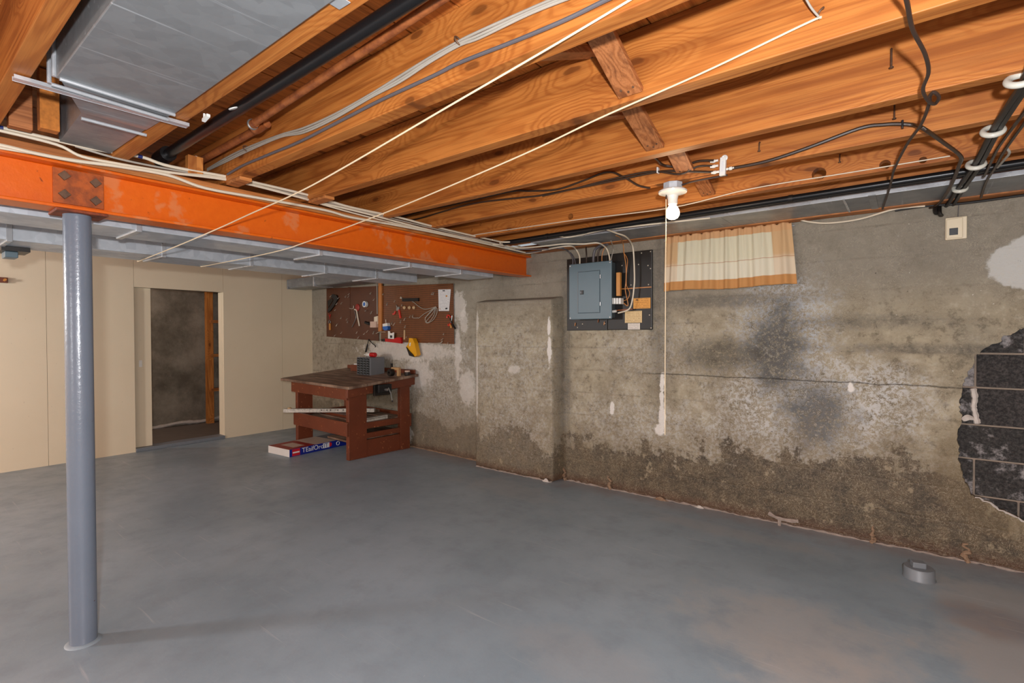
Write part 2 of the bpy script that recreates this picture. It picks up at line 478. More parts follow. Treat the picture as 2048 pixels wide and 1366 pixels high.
    for ctr, r in (((-1.625, 0.99), (0.022, 0.07)), ((-1.63, 0.86), (0.018, 0.05)), ((-1.625, 0.70), (0.03, 0.10)), ((-1.65, 0.59), (0.042, 0.045)), ((-2.09, 0.74), (0.022, 0.055)),
                   ((-0.30, 1.03), (0.02, 0.04)), ((-2.68, 1.47), (0.016, 0.09)), ((-2.675, 1.24), (0.02, 0.13)), ((-3.59, 1.55), (0.02, 0.10)), ((-3.60, 0.95), (0.018, 0.45)), ((-3.1, 1.05), (0.07, 0.04)), ((-4.03, 1.72), (0.10, 0.16)), ((-3.95, 1.55), (0.06, 0.14)), ((-4.05, 1.2), (0.05, 0.3)),
                   ((-5.0, 1.2), (0.9, 0.12)), ((-4.75, 0.92), (0.25, 0.18)), ((-5.0, 0.16), (0.12, 0.12)), ((-3.9, 0.8), (0.12, 0.2))):
        k = 1.0 if ctr[0] > -3 else 0.55
        c = pale(c, ctr, r, k, W, 0.22, 3.0, fray)
    # smooth white patch of filler
    c = pale(c, (0.56, 1.80), (0.19, 0.15), 0.95, rgb(190, 188, 184), 0.06, 0.7)
    # wet margin around the broken-out blocks
    mg = t.blob(v, nb, (0.48, 0.62), (0.33, 0.42), 0.10, 0.6)
    c = t.mix(t.math('MULTIPLY', mg, 0.5), c, rgb(104, 86, 58))
    # long crack
    zc = t.math('ABSOLUTE', t.math('SUBTRACT', t.math('ADD', Zc, t.math('MULTIPLY', t.math('SUBTRACT', nm, 0.5), 0.03)), 1.063))
    ck = t.math('MULTIPLY', t.ss(zc, 0.006, 0.001), t.ss(X, -1.9, -1.6))
    c = t.mix(t.math('MULTIPLY', ck, 0.65), c, rgb(52, 46, 40))
    # fine worm-like trowel texture and specks
    c = t.mix(t.math('MULTIPLY', wl, t.ss(nm, 0.35, 0.7, 0.06, 0.34)), c, rgb(186, 174, 152))
    c = t.mix(t.ss(t.noise(v, 55, 2), 0.76, 0.80), c, rgb(210, 204, 196))
    c = t.mix(t.ss(t.noise(t.mapping(v, (3, 3, 3)), 38, 2), 0.75, 0.79, 0, 0.8), c, rgb(60, 52, 44))
    hh = t.math('ADD', t.math('MULTIPLY', nm, 0.6), t.math('MULTIPLY', nf, 0.35))
    hh = t.math('SUBTRACT', hh, t.math('MULTIPLY', ck, 0.8))
    hh = t.math('SUBTRACT', hh, t.math('MULTIPLY', hz, 0.12))
    t.fin(c, t.ss(damp, 0, 1, 0.85, 0.6), 0, hh, 0.55, 0.02)
mk_wall()
def mk_backwall():
    t = NT('damp_wall'); v = t.co(); n = t.noise(v, 2.0, 6, 0.65); m_ = t.noise(v, 14, 5, 0.7)
    c = t.mix(t.ss(n, 0.3, 0.72), rgb(98, 90, 78), rgb(156, 146, 132))
    c = t.mix(t.ss(m_, 0.55, 0.75, 0, 0.4), c, rgb(152, 144, 134))
    t.fin(c, 0.85, 0, m_, 0.4, 0.02)
mk_backwall()

def mk_floor():
    t = NT('floor_paint'); v = t.co()
    nb = t.noise(v, 0.9, 5, 0.6); nm = t.noise(v, 5, 6, 0.65); nf = t.noise(v, 60, 3, 0.6)
    c = t.mix(t.ss(nb, 0.25, 0.75), rgb(124, 140, 151), rgb(148, 163, 174))
    c = t.mix(t.ss(nm, 0.45, 0.75, 0, 0.35), c, rgb(114, 123, 131))
    sw = t.mapping(v, (0, 0, 0), (1, 1, 1))
    # floor blobs: swap y into z for the helper
    cb = t.new('ShaderNodeSeparateXYZ'); t.L(v, cb.inputs[0])
    cc = t.new('ShaderNodeCombineXYZ'); t.L(cb.outputs[0], cc.inputs[0]); t.L(cb.outputs[1], cc.inputs[2])
    fv = cc.outputs[0]
    for ctr, r, k in (((-0.40, 2.62), (0.42, 0.34), 0.45), ((-0.20, 2.20), (0.30, 0.42), 0.45), ((0.02, 2.05), (0.35, 0.25), 0.42), ((0.45, 3.0), (0.35, 0.30), 0.6), ((0.5, 3.65), (0.4, 0.25), 0.5), ((-1.0, 3.75), (0.6, 0.10), 0.35), ((-2.9, 3.6), (0.5, 0.2), 0.25), ((-1.1, 1.9), (0.3, 0.16), 0.25)):
        b = t.blob(fv, nm, ctr, r, 0.5, 2.4)
        c = t.mix(t.math('MULTIPLY', b, k), c, rgb(170, 163, 157) if k > 0.4 else rgb(156, 152, 150))
    b = t.blob(fv, nm, (0.35, 3.35), (0.22, 0.16), 0.5, 1.6)
    c = t.mix(t.math('MULTIPLY', b, 0.5), c, rgb(132, 114, 108))
    # dusty pink margin along the concrete wall
    e = t.ss(t.math('ADD', cb.outputs[1], t.math('MULTIPLY', t.math('SUBTRACT', nm, 0.5), 0.4)), 3.85, 4.15)
    c = t.mix(t.math('MULTIPLY', e, 0.5), c, rgb(152, 136, 130))
    # pale swept scuffs and scratches
    sc1 = t.noise(t.mapping(v, scale=(1.6, 34, 1), rot=(0, 0, 0.55)), 1.0, 3, 0.6)
    c = t.mix(t.ss(sc1, 0.62, 0.78, 0, 0.45), c, rgb(186, 188, 192))
    sc2 = t.noise(t.mapping(v, scale=(3.0, 60, 1), rot=(0, 0, -0.8)), 1.0, 2, 0.5)
    c = t.mix(t.ss(sc2, 0.72, 0.80, 0, 0.4), c, rgb(176, 174, 172))
    c = t.mix(t.ss(t.noise(v, 44, 2), 0.77, 0.80), c, rgb(190, 188, 184))
    t.fin(c, t.ss(nm, 0.3, 0.7, 0.34, 0.5), 0, t.math('ADD', nm, t.math('MULTIPLY', nf, 0.4)), 0.10, 0.01, spec=0.5)
mk_floor()
plain('inner_floor', rgb(122, 112, 104), 0.6)

def mk_block():
    t = NT('cinder_block'); v = t.rnd(); n = t.noise(v, 60, 5, 0.75); nb = t.noise(v, 6, 4)
    c = t.mix(t.ss(n, 0.35, 0.7), rgb(44, 42, 42), rgb(92, 86, 84))
    t.fin(c, 0.95, 0, n, 0.9, 0.02)
    t = NT('cinder_block_lime'); v = t.rnd(); n = t.noise(v, 60, 5, 0.75); nb = t.noise(v, 7, 5, 0.7)
    c = t.mix(t.ss(n, 0.35, 0.7), rgb(44, 42, 42), rgb(88, 84, 82))
    c = t.mix(t.math('MULTIPLY', t.ss(nb, 0.48, 0.62), t.ss(n, 0.3, 0.55, 0.3, 1)), c, rgb(176, 170, 170))
    t.fin(c, 0.95, 0, n, 0.9, 0.02)
mk_block()
plain('mortar', rgb(150, 134, 120), 0.9, var=0.2, scale=30)
plain('lime_crust', rgb(206, 196, 188), 0.85, var=0.15, scale=40)
plain('crust_dull', rgb(168, 152, 142), 0.9, var=0.3, scale=25)
plain('crumb', rgb(150, 122, 98), 0.9, var=0.25, scale=40)
plain('black_iron', rgb(34, 33, 34), 0.3, 0.4)
plain('black_cable', rgb(30, 26, 24), 0.45)
plain('dark_cable', rgb(62, 46, 38), 0.5)
plain('coax_brown', rgb(58, 40, 28), 0.4)
plain('grey_cable', rgb(168, 160, 148), 0.5)
plain('slate_cable', rgb(92, 88, 92), 0.45)
plain('white_cable', rgb(222, 208, 186), 0.45, var=0.06)
plain('blue_tape', rgb(28, 44, 110), 0.4)
plain('copper_wire', rgb(196, 128, 66), 0.4)
plain('clothesline', rgb(226, 204, 170), 0.6, var=0.05)
plain('porcelain', rgb(232, 226, 216), 0.2, var=0.04)
plain('porcelain_old', rgb(206, 202, 190), 0.3, var=0.1)
plain('panel_paint', rgb(94, 114, 124), 0.4, var=0.04)
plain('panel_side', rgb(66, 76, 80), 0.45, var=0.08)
plain('panel_groove', rgb(62, 76, 84), 0.5)
plain('white_plastic', rgb(228, 226, 220), 0.35, var=0.03)
plain('cream_plastic', rgb(222, 206, 178), 0.4, var=0.03)
plain('dark_window', rgb(52, 54, 58), 0.25)
plain('black_plastic', rgb(22, 22, 24), 0.4)
plain('tarred_board', rgb(22, 18, 16), 0.45, var=0.25, scale=14)
plain('grey_plastic', rgb(112, 114, 118), 0.45, var=0.05)
plain('drawer_plastic', rgb(42, 46, 46), 0.2, var=0.3, scale=40)
plain('cleanout_paint', rgb(118, 123, 129), 0.45, var=0.08, scale=20)
plain('red_plastic', rgb(186, 24, 26), 0.3, var=0.05)
plain('red_handle', rgb(204, 50, 38), 0.35, var=0.05)
plain('yellow_plastic', rgb(232, 166, 22), 0.4, var=0.06)
plain('blue_plastic', rgb(38, 100, 178), 0.35, var=0.05)
plain('orange_handle', rgb(206, 140, 66), 0.45)
plain('tool_steel', rgb(150, 148, 146), 0.35, 0.7)
plain('dark_steel', rgb(46, 42, 40), 0.4, 0.5)
plain('hook_metal', rgb(196, 186, 170), 0.35, 0.4)
plain('tan_wood', rgb(186, 146, 100), 0.6)
plain('carton_pink', rgb(206, 176, 158), 0.8, var=0.04)
plain('knob_wood', rgb(206, 172, 130), 0.5)
plain('batten_wood', rgb(188, 118, 58), 0.55, var=0.12)
plain('box_white', rgb(214, 210, 206), 0.7, var=0.05)
plain('box_blue', rgb(20, 38, 140), 0.45, var=0.04)
plain('box_red', rgb(150, 44, 34), 0.5, var=0.18, scale=16)
plain('box_tan', rgb(192, 172, 158), 0.55, var=0.05)
plain('box_grey', rgb(92, 96, 106), 0.6)
plain('print_white', rgb(240, 240, 240), 0.5, var=0.0)
plain('print_red', rgb(206, 28, 40), 0.5, var=0.0)
plain('insulation', rgb(196, 118, 48), 0.9, var=0.3, scale=60)

def mk_print(name, paper, ink, rows, bits=14.0):
    """paper with rows of unreadable small print"""
    t = NT(name); v = t.co()
    tc = t.new('ShaderNodeTexCoord'); g = tc.outputs['Generated']
    sp = t.new('ShaderNodeSeparateXYZ'); t.L(g, sp.inputs[0])
    z = t.math('MULTIPLY', sp.outputs[2], rows)
    fr = t.math('FRACT', z); row = t.math('FLOOR', z)
    ln = t.math('MULTIPLY', t.ss(fr, 0.30, 0.36), t.ss(fr, 0.70, 0.64))
    cv = t.new('ShaderNodeCombineXYZ'); t.L(t.math('MULTIPLY', sp.outputs[0], bits), cv.inputs[0]); t.L(t.math('MULTIPLY', row, 7.7), cv.inputs[1])
    n = t.noise(cv.outputs[0], 1.6, 2)
    mk = t.math('MULTIPLY', ln, t.ss(n, 0.42, 0.5))
    inx = t.math('MULTIPLY', t.ss(sp.outputs[0], 0.06, 0.08), t.ss(sp.outputs[0], 0.94, 0.92))
    mk = t.math('MULTIPLY', mk, inx)
    t.fin(t.mix(t.math('MULTIPLY', mk, 0.75), paper, ink), 0.6)
mk_print('placard_orange', rgb(224, 158, 76), rgb(150, 92, 36), 6)
mk_print('placard_tan', rgb(222, 192, 142), rgb(160, 126, 84), 7)
mk_print('placard_white', rgb(224, 214, 204), rgb(140, 126, 116), 5)
mk_print('paper_print', rgb(226, 224, 224), rgb(150, 150, 156), 18, 22)

def mk_peg(name, holes):
    t = NT(name); v = t.co(); n = t.noise(v, 5, 4); nf = t.noise(t.mapping(v, scale=(4, 1, 40)), 3, 3)
    c = t.mix(n, rgb(98, 55, 26), rgb(126, 74, 38)) if holes else t.mix(n, rgb(72, 36, 16), rgb(96, 50, 24))
    c = t.mix(t.ss(nf, 0.5, 0.7, 0, 0.35), c, rgb(60, 30, 14))
    if holes:
        sp = t.new('ShaderNodeSeparateXYZ'); t.L(v, sp.inputs[0])
        def cell(q):
            return t.math('ABSOLUTE', t.math('SUBTRACT', t.math('FRACT', t.math('MULTIPLY', q, 39.37)), 0.5))
        d = t.math('SQRT', t.math('ADD', t.math('POWER', cell(sp.outputs[0]), 2.0), t.math('POWER', cell(sp.outputs[2]), 2.0)))
        h = t.ss(d, 0.24, 0.17)
        c = t.mix(h, c, rgb(24, 12, 6))
    t.fin(c, 0.45)
mk_peg('pegboard_smooth', False); mk_peg('pegboard_holes', True)

def mk_bench(name, base, dark, chip=0.69):
    t = NT(name); v = t.rnd(); n = t.noise(v, 4, 4); nf = t.noise(v, 26, 5, 0.7)
    c = t.mix(n, dark, base)
    c = t.mix(t.ss(nf, chip, chip + 0.04), c, rgb(196, 132, 84))
    t.fin(c, 0.42, 0, nf, 0.12, 0.004)
mk_bench('bench_paint', rgb(124, 62, 36), rgb(92, 42, 22), chip=0.63)
def mk_top():
    t = NT('bench_top'); v = t.rnd(); n = t.noise(t.mapping(v, scale=(1.2, 6, 1)), 2, 5, 0.65)
    c = t.mix(t.ss(n, 0.35, 0.68), rgb(96, 72, 58), rgb(156, 130, 110))
    t.fin(c, 0.55, 0, n, 0.15)
mk_top()

def mk_curtain():
    t = NT('curtain_cloth')
    tc = t.new('ShaderNodeTexCoord'); sp = t.new('ShaderNodeSeparateXYZ'); t.L(tc.outputs['UV'], sp.inputs[0])
    u, vv = sp.outputs[0], sp.outputs[1]
    tan, cream, hem = rgb(222, 184, 138), rgb(232, 224, 198), rgb(212, 154, 94)
    c = t.mix(t.math('MULTIPLY', t.ss(u, 0.11, 0.12), t.ss(u, 0.86, 0.85)), tan, cream)  # light showing through the cloth is painted in as a pale middle
    c = t.mix(t.ss(vv, 0.52, 0.40, 0, 0.6), c, rgb(240, 232, 214))
    c = t.mix(t.ss(vv, 0.865, 0.875), c, rgb(224, 178, 130))
    c = t.mix(t.ss(vv, 0.165, 0.155), c, hem)
    seam = t.ss(t.math('ABSOLUTE', t.math('SUBTRACT', vv, 0.45)), 0.008, 0.002)
    c = t.mix(t.math('MULTIPLY', seam, 0.7), c, rgb(190, 128, 84))
    wv = t.noise(t.mapping(tc.outputs['UV'], scale=(300, 200, 1)), 1.0, 2)
    t.fin(c, 0.85, 0, wv, 0.08)
    tr = t.new('ShaderNodeBsdfTranslucent'); t.L(c, tr.inputs[0])
    mx = t.new('ShaderNodeMixShader'); mx.inputs[0].default_value = 0.25
    t.L(t.b.outputs[0], mx.inputs[1]); t.L(tr.outputs[0], mx.inputs[2])
    t.L(mx.outputs[0], t.n['Material Output'].inputs[0])
mk_curtain()
def mk_bulb():
    t = NT('lit_bulb'); t.fin(rgb(255, 240, 215), 0.3)
    t.b.inputs['Emission Color'].default_value = (1.0, 0.82, 0.58, 1); t.b.inputs['Emission Strength'].default_value = 4.5
mk_bulb()

# ------------------------------------------------------------------ room shell
FX0, FX1, FY0 = -7.3, 4.2, -4.2
struct(MB().box(FX0 - 0.06, FX1, FY0, 4.55, -0.1, 0.0).build('floor', 'floor_paint', origin=None))
inner = struct(MB().box(-9.1, FX0 - 0.06, 1.2, 4.55, -0.1, 0.0).build('floor', 'inner_floor', origin=None))

# long concrete wall: two front sheets, the nearer one broken open over the blocks
HOLE = [(0.62, 1.46), (0.545, 1.435), (0.50, 1.40), (0.455, 1.385), (0.44, 1.345), (0.40, 1.33), (0.352, 1.285), (0.325, 1.25), (0.32, 1.20), (0.296, 1.15), (0.283, 1.10),
        (0.272, 1.04), (0.258, 0.97), (0.264, 0.93), (0.27, 0.88), (0.262, 0.82), (0.253, 0.76), (0.262, 0.70), (0.258, 0.64), (0.266, 0.58), (0.278, 0.53), (0.288, 0.48), (0.312, 0.425),
        (0.335, 0.40), (0.39, 0.385), (0.44, 0.345), (0.50, 0.325), (0.547, 0.30), (0.62, 0.29), (0.74, 0.33), (0.86, 0.42), (0.93, 0.60), (0.95, 0.85), (0.92, 1.10), (0.83, 1.30), (0.73, 1.42)]
hole = []
for i, p in enumerate(HOLE):
    q = HOLE[(i + 1) % len(HOLE)]
    for k in range(4):
        x = p[0] + (q[0] - p[0]) * k / 4; z = p[1] + (q[1] - p[1]) * k / 4
        j = 0.0 if k == 0 else 0.007
        hole.append((x + random.uniform(-j, j), z + random.uniform(-j, j)))
ZT = 2.225
mb = MB()
outer = [(-3.1, 0), (FX1, 0), (FX1, ZT), (-3.1, ZT)]
tris = tessellate_polygon([[Vector((p[0], p[1], 0)) for p in outer], [Vector((p[0], p[1], 0)) for p in hole]])
pts = outer + hole
mb.add([(p[0], 4.15, p[1]) for p in pts], [tuple(t_) for t_ in tris])
nh = len(hole)
mb.add([(p[0], 4.15, p[1]) for p in hole] + [(p[0] + 0.004, 4.185, p[1]) for p in hole], [(i, (i + 1) % nh, (i + 1) % nh + nh, i + nh) for i in range(nh)])
mb.add([(-7.42, WY(-7.42), 0), (-3.1, 4.15, 0), (-3.1, 4.15, ZT), (-7.42, WY(-7.42), ZT)], [(0, 1, 2, 3)])
mb.add([(-7.42, 4.5, 0), (FX1, 4.5, 0), (FX1, 4.5, ZT), (-7.42, 4.5, ZT)], [(0, 3, 2, 1)])
mb.add([(-7.42, WY(-7.42), ZT), (-3.1, 4.15, ZT), (FX1, 4.15, ZT), (FX1, 4.5, ZT), (-7.42, 4.5, ZT)], [(0, 1, 2, 3, 4)])
wall = struct(mb.build('wall_right', 'concrete_wall', origin=None, fix=False))
# pier standing in front of the wall below the beam end
mb = MB()
mb.quad8([(-3.62, 4.005, 0), (-2.635, 4.005, 0), (-2.60, 4.17, 0), (-3.62, 4.2, 0), (-3.62, 4.012, 1.745), (-2.655, 4.012, 1.735), (-2.60, 4.17, 1.77), (-3.62, 4.2, 1.78)])
mb.build('pier', 'concrete_wall', wall, bevel=0.018)
# mortar bed and the blocks showing through the break
mb = MB().box(0.15, 1.05, 4.203, 4.24, 0.2, 1.55); mb.build('mortar_bed', 'mortar', wall)
J = 0.0055
courses = [(1.486, 1.275, 0.55), (1.275, 1.066, 0.335), (1.066, 0.836, 0.335), (0.836, 0.626, 0.56), (0.626, 0.401, 0.333), (0.401, 0.20, 0.53)]
for ci, (zt, zb, jx) in enumerate(courses):
    xs = [jx + 0.41 * k for k in range(-1, 3)]
    for a, b in zip(xs[:-1], xs[1:]):
        a2 = max(a, 0.16); b2 = min(b, 1.04)
        if b2 - a2 < 0.03: continue
        dz = random.uniform(0, 0.004)
        o = MB().box(a2 + J, b2 - J, 4.188 + dz, 4.215, zb + J, zt - J).build('block', 'cinder_block_lime' if (ci in (3, 4) or a2 < 0.2) else 'cinder_block', wall, bevel=0.004)
MB().tube(smooth([(0.325, 4.186, 1.06), (0.333, 4.184, 1.0), (0.328, 4.184, 0.95), (0.337, 4.184, 0.90), (0.345, 4.186, 0.845)]), [0.012 + 0.006 * random.random() for _ in range(25)], 6).build('lime_joint', 'lime_crust', wall)
MB().tube(smooth([(0.275, 4.165, 0.862), (0.30, 4.172, 0.88), (0.33, 4.18, 0.872)]), [0.010, 0.012, 0.016, 0.018, 0.018, 0.020, 0.02, 0.018, 0.016, 0.014, 0.012, 0.01, 0.008], 6).build('lime_lump', 'lime_crust', wall)
MB().tube([(p[0], 4.148, p[1]) for p in hole[92:116]], [0.003 + 0.004 * random.random() for _ in range(24)], 5).build('lime_edge', 'lime_crust', wall)

# painted partition (sheets), sliding door leaf, threshold
part = bpy.data.objects.new('wall_left', None); COL.objects.link(part); part['_w'] = (0, 0, 0); struct(part)
G = 0.0015
ZP = 2.455
def sheet(y0, y1, z0, z1):
    MB().box(FX0 - 0.05, FX0, y0 + G, y1 - G, z0, z1).build('wall_panel', 'cream_paint', part)
for a, b in ((-4.2, -2.44), (-2.44, -1.22), (-1.22, 0.0), (0.0, 1.22), (1.22, 2.005)): sheet(a, b, 0.0, ZP)
sheet(2.005, 3.01, 1.985, ZP)
sheet(3.01, 3.825, 0.0, ZP); sheet(3.825, 4.33, 0.0, ZP)
for y0, y1 in ((1.985, 2.005), (3.01, 3.03)):
    MB().box(FX0 - 0.16, FX0 - 0.051, y0, y1, 0, 1.985).build('jamb', 'cream_paint', part)
MB().box(FX0 - 0.16, FX0 - 0.051, 1.985, 3.03, 1.987, 2.03).build('head_rail', 'dark_steel', part)
d1 = struct(MB().box(FX0 - 0.075, FX0 - 0.035, 1.20, 2.19, 0.045, 1.983).map(lambda q: (q[0] - 0.02, q[1], q[2])).build('door_1', 'cream_paint', origin=None))
MB().box(FX0 - 0.054, FX0 - 0.051, 2.062, 2.094, 1.02, 1.10).build('finger_pull', 'white_plastic', d1)
MB().box(FX0 - 0.16, FX0 + 0.012, 2.006, 3.012, 0.0, 0.042).build('threshold', 'cleanout_paint', part, bevel=0.004)
# space behind the opening
struct(MB().box(-9.1, -8.92, 1.2, 4.55, 0, 2.5).build('wall_back', 'damp_wall', origin=None))
struct(MB().box(-8.92, FX0 - 0.17, 4.32, 4.5, 0, 2.5).build('wall_back', 'damp_wall', origin=None))
struct(MB().box(-8.92, FX0 - 0.05, 1.15, 1.2, 0, 2.5).build('wall_back', 'damp_wall', origin=None))
st = thing('shelf_post', (-8.78, 3.42, 0), 'bare wooden post with short shelf brackets inside the doorway', 'post')
MB().box(-8.83, -8.74, 3.36, 3.45, 0.0, 2.2).build('upright', 'lumber_z', st)
for z in (1.60, 1.06, 0.51):
    MB().box(-8.83, -8.70, 3.40, 4.2, z, z + 0.045).build('bracket', 'plate_wood', st)
MB().tube(smooth([(-8.90, 2.35, 0.03), (-8.89, 2.7, 0.02), (-8.88, 3.0, 0.05), (-8.89, 3.3, 0.03), (-8.89, 3.6, 0.06)]), [0.02 + 0.02 * random.random() for _ in range(25)], 6).build('lime_edge', 'lime_crust', None)
o = COL.objects['lime_edge.001'] if 'lime_edge.001' in COL.objects else None
if o: tag(o, 'crumbled pale ridge at the foot of the wall inside the doorway', 'rubble')
# unseen sides of the room
struct(MB().box(FX1, FX1 + 0.1, FY0, 4.5, 0, 2.5).build('wall_front', 'cream_paint', origin=None))
struct(MB().box(-9.1, FX1, FY0 - 0.1, FY0, 0, 2.5).build('wall_rear', 'cream_paint', origin=None))

# ------------------------------------------------------------------ floor above: boards on joists
ZS = 2.462
ceil = struct(MB().box(-9.1, FX1, FY0, 4.55, ZS + 0.03, ZS + 0.05).build('ceiling', 'lumber_y', origin=None))
k = 0
x = -0.47 + 0.228 * 20
while x > -9.1:
    dz = random.uniform(0, 0.004)
    MB().box(x - 0.228 + 0.004, x - 0.003, FY0, 4.5, ZS + dz, ZS + 0.029).build('subfloor_board', 'lumber_y', ceil)
    x -= 0.228
ZJ = 2.22
JOISTS = [(-0.69, -0.64, 'first ceiling joist behind the big sheet metal duct, away from the concrete wall'), (-0.20, -0.145, 'ceiling joist next to the duct bay, on the far side from the concrete wall'),
          (0.285, 0.34, 'rough ceiling joist along the side of the big sheet metal duct, metal strip under it'), (0.712, 0.775, 'ceiling joist with wavy grain between the big duct and the black pipe'),
          (1.20, 1.262, 'ceiling joist with a stapled bundle of grey cables along its face'), (1.67, 1.732, 'knotty ceiling joist with the clothesline hook on its face'),
          (2.232, 2.288, 'ceiling joist with a curled knot between the clothesline hook joist and the lamp joist'), (2.682, 2.74, 'ceiling joist carrying the lit bulb and the white cable splitter'),
          (3.18, 3.236, 'ceiling joist drilled with round holes, thin white wire along it'), (3.652, 3.705, 'last ceiling joist before the concrete wall, behind the black pipe')]
def drilled(y0, y1, holes):
    """joist body with round holes bored through it"""
    xa, xb, za, zb = -6.45, FX1 - 0.02, ZJ, ZS - 0.001
    out = [(xa, za), (xb, za), (xb, zb), (xa, zb)]
    rings = [[(hx + r * math.cos(2 * math.pi * i / 18), hz + r * math.sin(2 * math.pi * i / 18)) for i in range(18)] for hx, hz, r in holes]
    tr = tessellate_polygon([[Vector((p[0], p[1], 0)) for p in q] for q in [out] + rings])
    fl = out + [p for q in rings for p in q]
    mb = MB()
    n = len(fl)
    mb.add([(p[0], y0, p[1]) for p in fl] + [(p[0], y1, p[1]) for p in fl], [tuple(t_) for t_ in tr] + [tuple(i + n for i in t_[::-1]) for t_ in tr])
    k = len(mb.v)
    b = 0
    for q in [out] + rings:
        m_ = len(q)
        for i in range(m_):
            mb.f.append([b + i, b + (i + 1) % m_, b + (i + 1) % m_ + n, b + i + n]); mb.smooth.append(False)
        b += m_
    return mb
for y0, y1, lab in JOISTS:
    if abs(y0 - 3.18) < 0.01:
        hs = []
        for px, py, r in ((1638, 352, 0.034), (1770, 333, 0.024), (1846, 320, 0.016), (1141, 433, 0.022), (961, 448, 0.012), (943, 460, 0.012)):
            p = P(px, py, 1, y0); hs.append((p.x, max(p.z, ZJ + r + 0.006), r))
        mb = drilled(y0, y1, hs)
    else:
        mb = MB().box(-6.45, FX1 - 0.02, y0, y1, ZJ, ZS - 0.001)
    tag(mb.build('ceiling_joist', 'lumber_x', origin=None, bevel=0 if abs(y0 - 3.18) < 0.01 else 0.003), lab, 'joist')

# cross bridging between joists
def brace(ya, za, yb, zb, x0, x1, lab, th=0.022):
    a = Vector(((x0 + x1) / 2, ya, za)); b = Vector(((x0 + x1) / 2, yb, zb))
    d = (b - a).normalized(); up = Vector((1, 0, 0)).cross(d)
    o = MB().bar(a, b, x1 - x0, th, up).build('cross_brace', 'brace_wood', bevel=0.002)
    tag(o, lab, 'brace')
    for f, s_ in ((0.93, -0.25), (0.93, 0.25), (0.96, 0.0)):
        p = a.lerp(b, f) + Vector((1, 0, 0)) * (x1 - x0) * s_
        dn = up if up.z < 0 else -up
        MB().lathe([(0.0, 0.0025), (0.004, 0.0022), (0.0045, 0.0)], p + dn * th / 2, 8, dn).build('nail_head', 'rust_bolt', o)
    return o
brace(1.264, 2.43, 1.668, 2.245, -0.812, -0.722, 'reddish diagonal brace between the cable bundle joist and the hook joist')
brace(1.264, 2.25, 1.668, 2.43, -0.93, -0.85, 'diagonal brace crossing behind the reddish one, its high end on the hook joist')
brace(1.734, 2.43, 2.230, 2.248, -0.948, -0.864, 'two-tone diagonal brace between the hook joist and the curled-knot joist')
brace(1.734, 2.25, 2.230, 2.43, -1.06, -0.98, 'shaded diagonal brace rising from the hook joist to the curled-knot joist')
brace(2.290, 2.43, 2.680, 2.25, -0.965, -0.875, 'diagonal brace behind the cable splitter, ending on the lamp joist')
brace(2.742, 2.43, 3.178, 2.25, -0.995, -0.915, 'diagonal brace beside the lit bulb, ending on the drilled joist')
# nails left in joist faces
for i, (px, py, y) in enumerate(((1783, 120, 2.232), (1789, 224, 2.682), (1520, 295, 2.682), (1680, 318, 3.18))):
    p = P(px, py, 1, y)
    h_ = 0.034 if i < 2 else 0.022
    o = MB().tube(smooth([p + Vector((0, 0.01, h_)), p + Vector((0, -0.010, h_)), p + Vector((0, -0.016, h_ - 0.010)), p + Vector((0, -0.018, -h_))]), 0.0032, 8).lathe([(0, -0.003), (0.007, -0.002), (0.007, 0.002), (0, 0.003)], p + Vector((0, -0.018, -h_)), 10, (0, 0, 1)).build('bent_nail', 'rust_bolt')
    tag(o, ['rusty nail sticking out of the curled-knot joist', 'rusty nail in the lamp joist near the hanging cord', 'small rusty nail in the lamp joist near the splitter', 'small nail in the drilled joist'][i], 'nail')

# ------------------------------------------------------------------ steel beam on its post
def skew(q):
    return (q[0] - 0.0253 * (q[1] - 0.35), q[1], q[2] + 0.0068 * (q[1] - 0.35))
BX = -2.955
bm_ = MB()
bm_.box(BX - 0.005, BX + 0.005, -4.15, 4.16, 1.97, 2.145)
bm_.box(BX - 0.068, BX + 0.068, -4.15, 4.16, 1.956, 1.97)
bm_.box(BX - 0.068, BX + 0.068, -4.15, 4.16, 2.145, 2.158)
bm_.map(skew)
beam = tag(bm_.build('steel_beam', 'orange_steel', origin=None, bevel=0.004), 'orange painted steel I-beam spanning the room to the concrete wall', 'beam')
pl = MB().box(BX + 0.005, BX + 0.015, 0.52, 0.70, 1.985, 2.14).map(skew).build('splice_plate', 'rust_plate', beam, bevel=0.002)
for y, z in ((0.558, 2.108), (0.668, 2.10), (0.558, 2.026), (0.668, 2.018)):
    q = Vector(skew((BX + 0.015, y, z)))
    MB().obox(q + Vector((0.006, 0, 0)), (0.007, 0, 0), (0, 0.011, 0.011), (0, -0.011, 0.011)).build('bolt_head', 'rust_bolt', pl, bevel=0.001)
npl = MB().box(BX - 0.07, BX + 0.072, -4.15, 4.14, 2.159, 2.219).map(lambda q: (q[0] - 0.0253 * (q[1] - 0.35), q[1], min(q[2] + 0.0068 * (q[1] - 0.35), 2.2195))).build('nailer_plank', 'plate_wood', origin=None, bevel=0.003)
tag(npl, 'brown wooden plank lying along the top of the orange beam', 'plank')
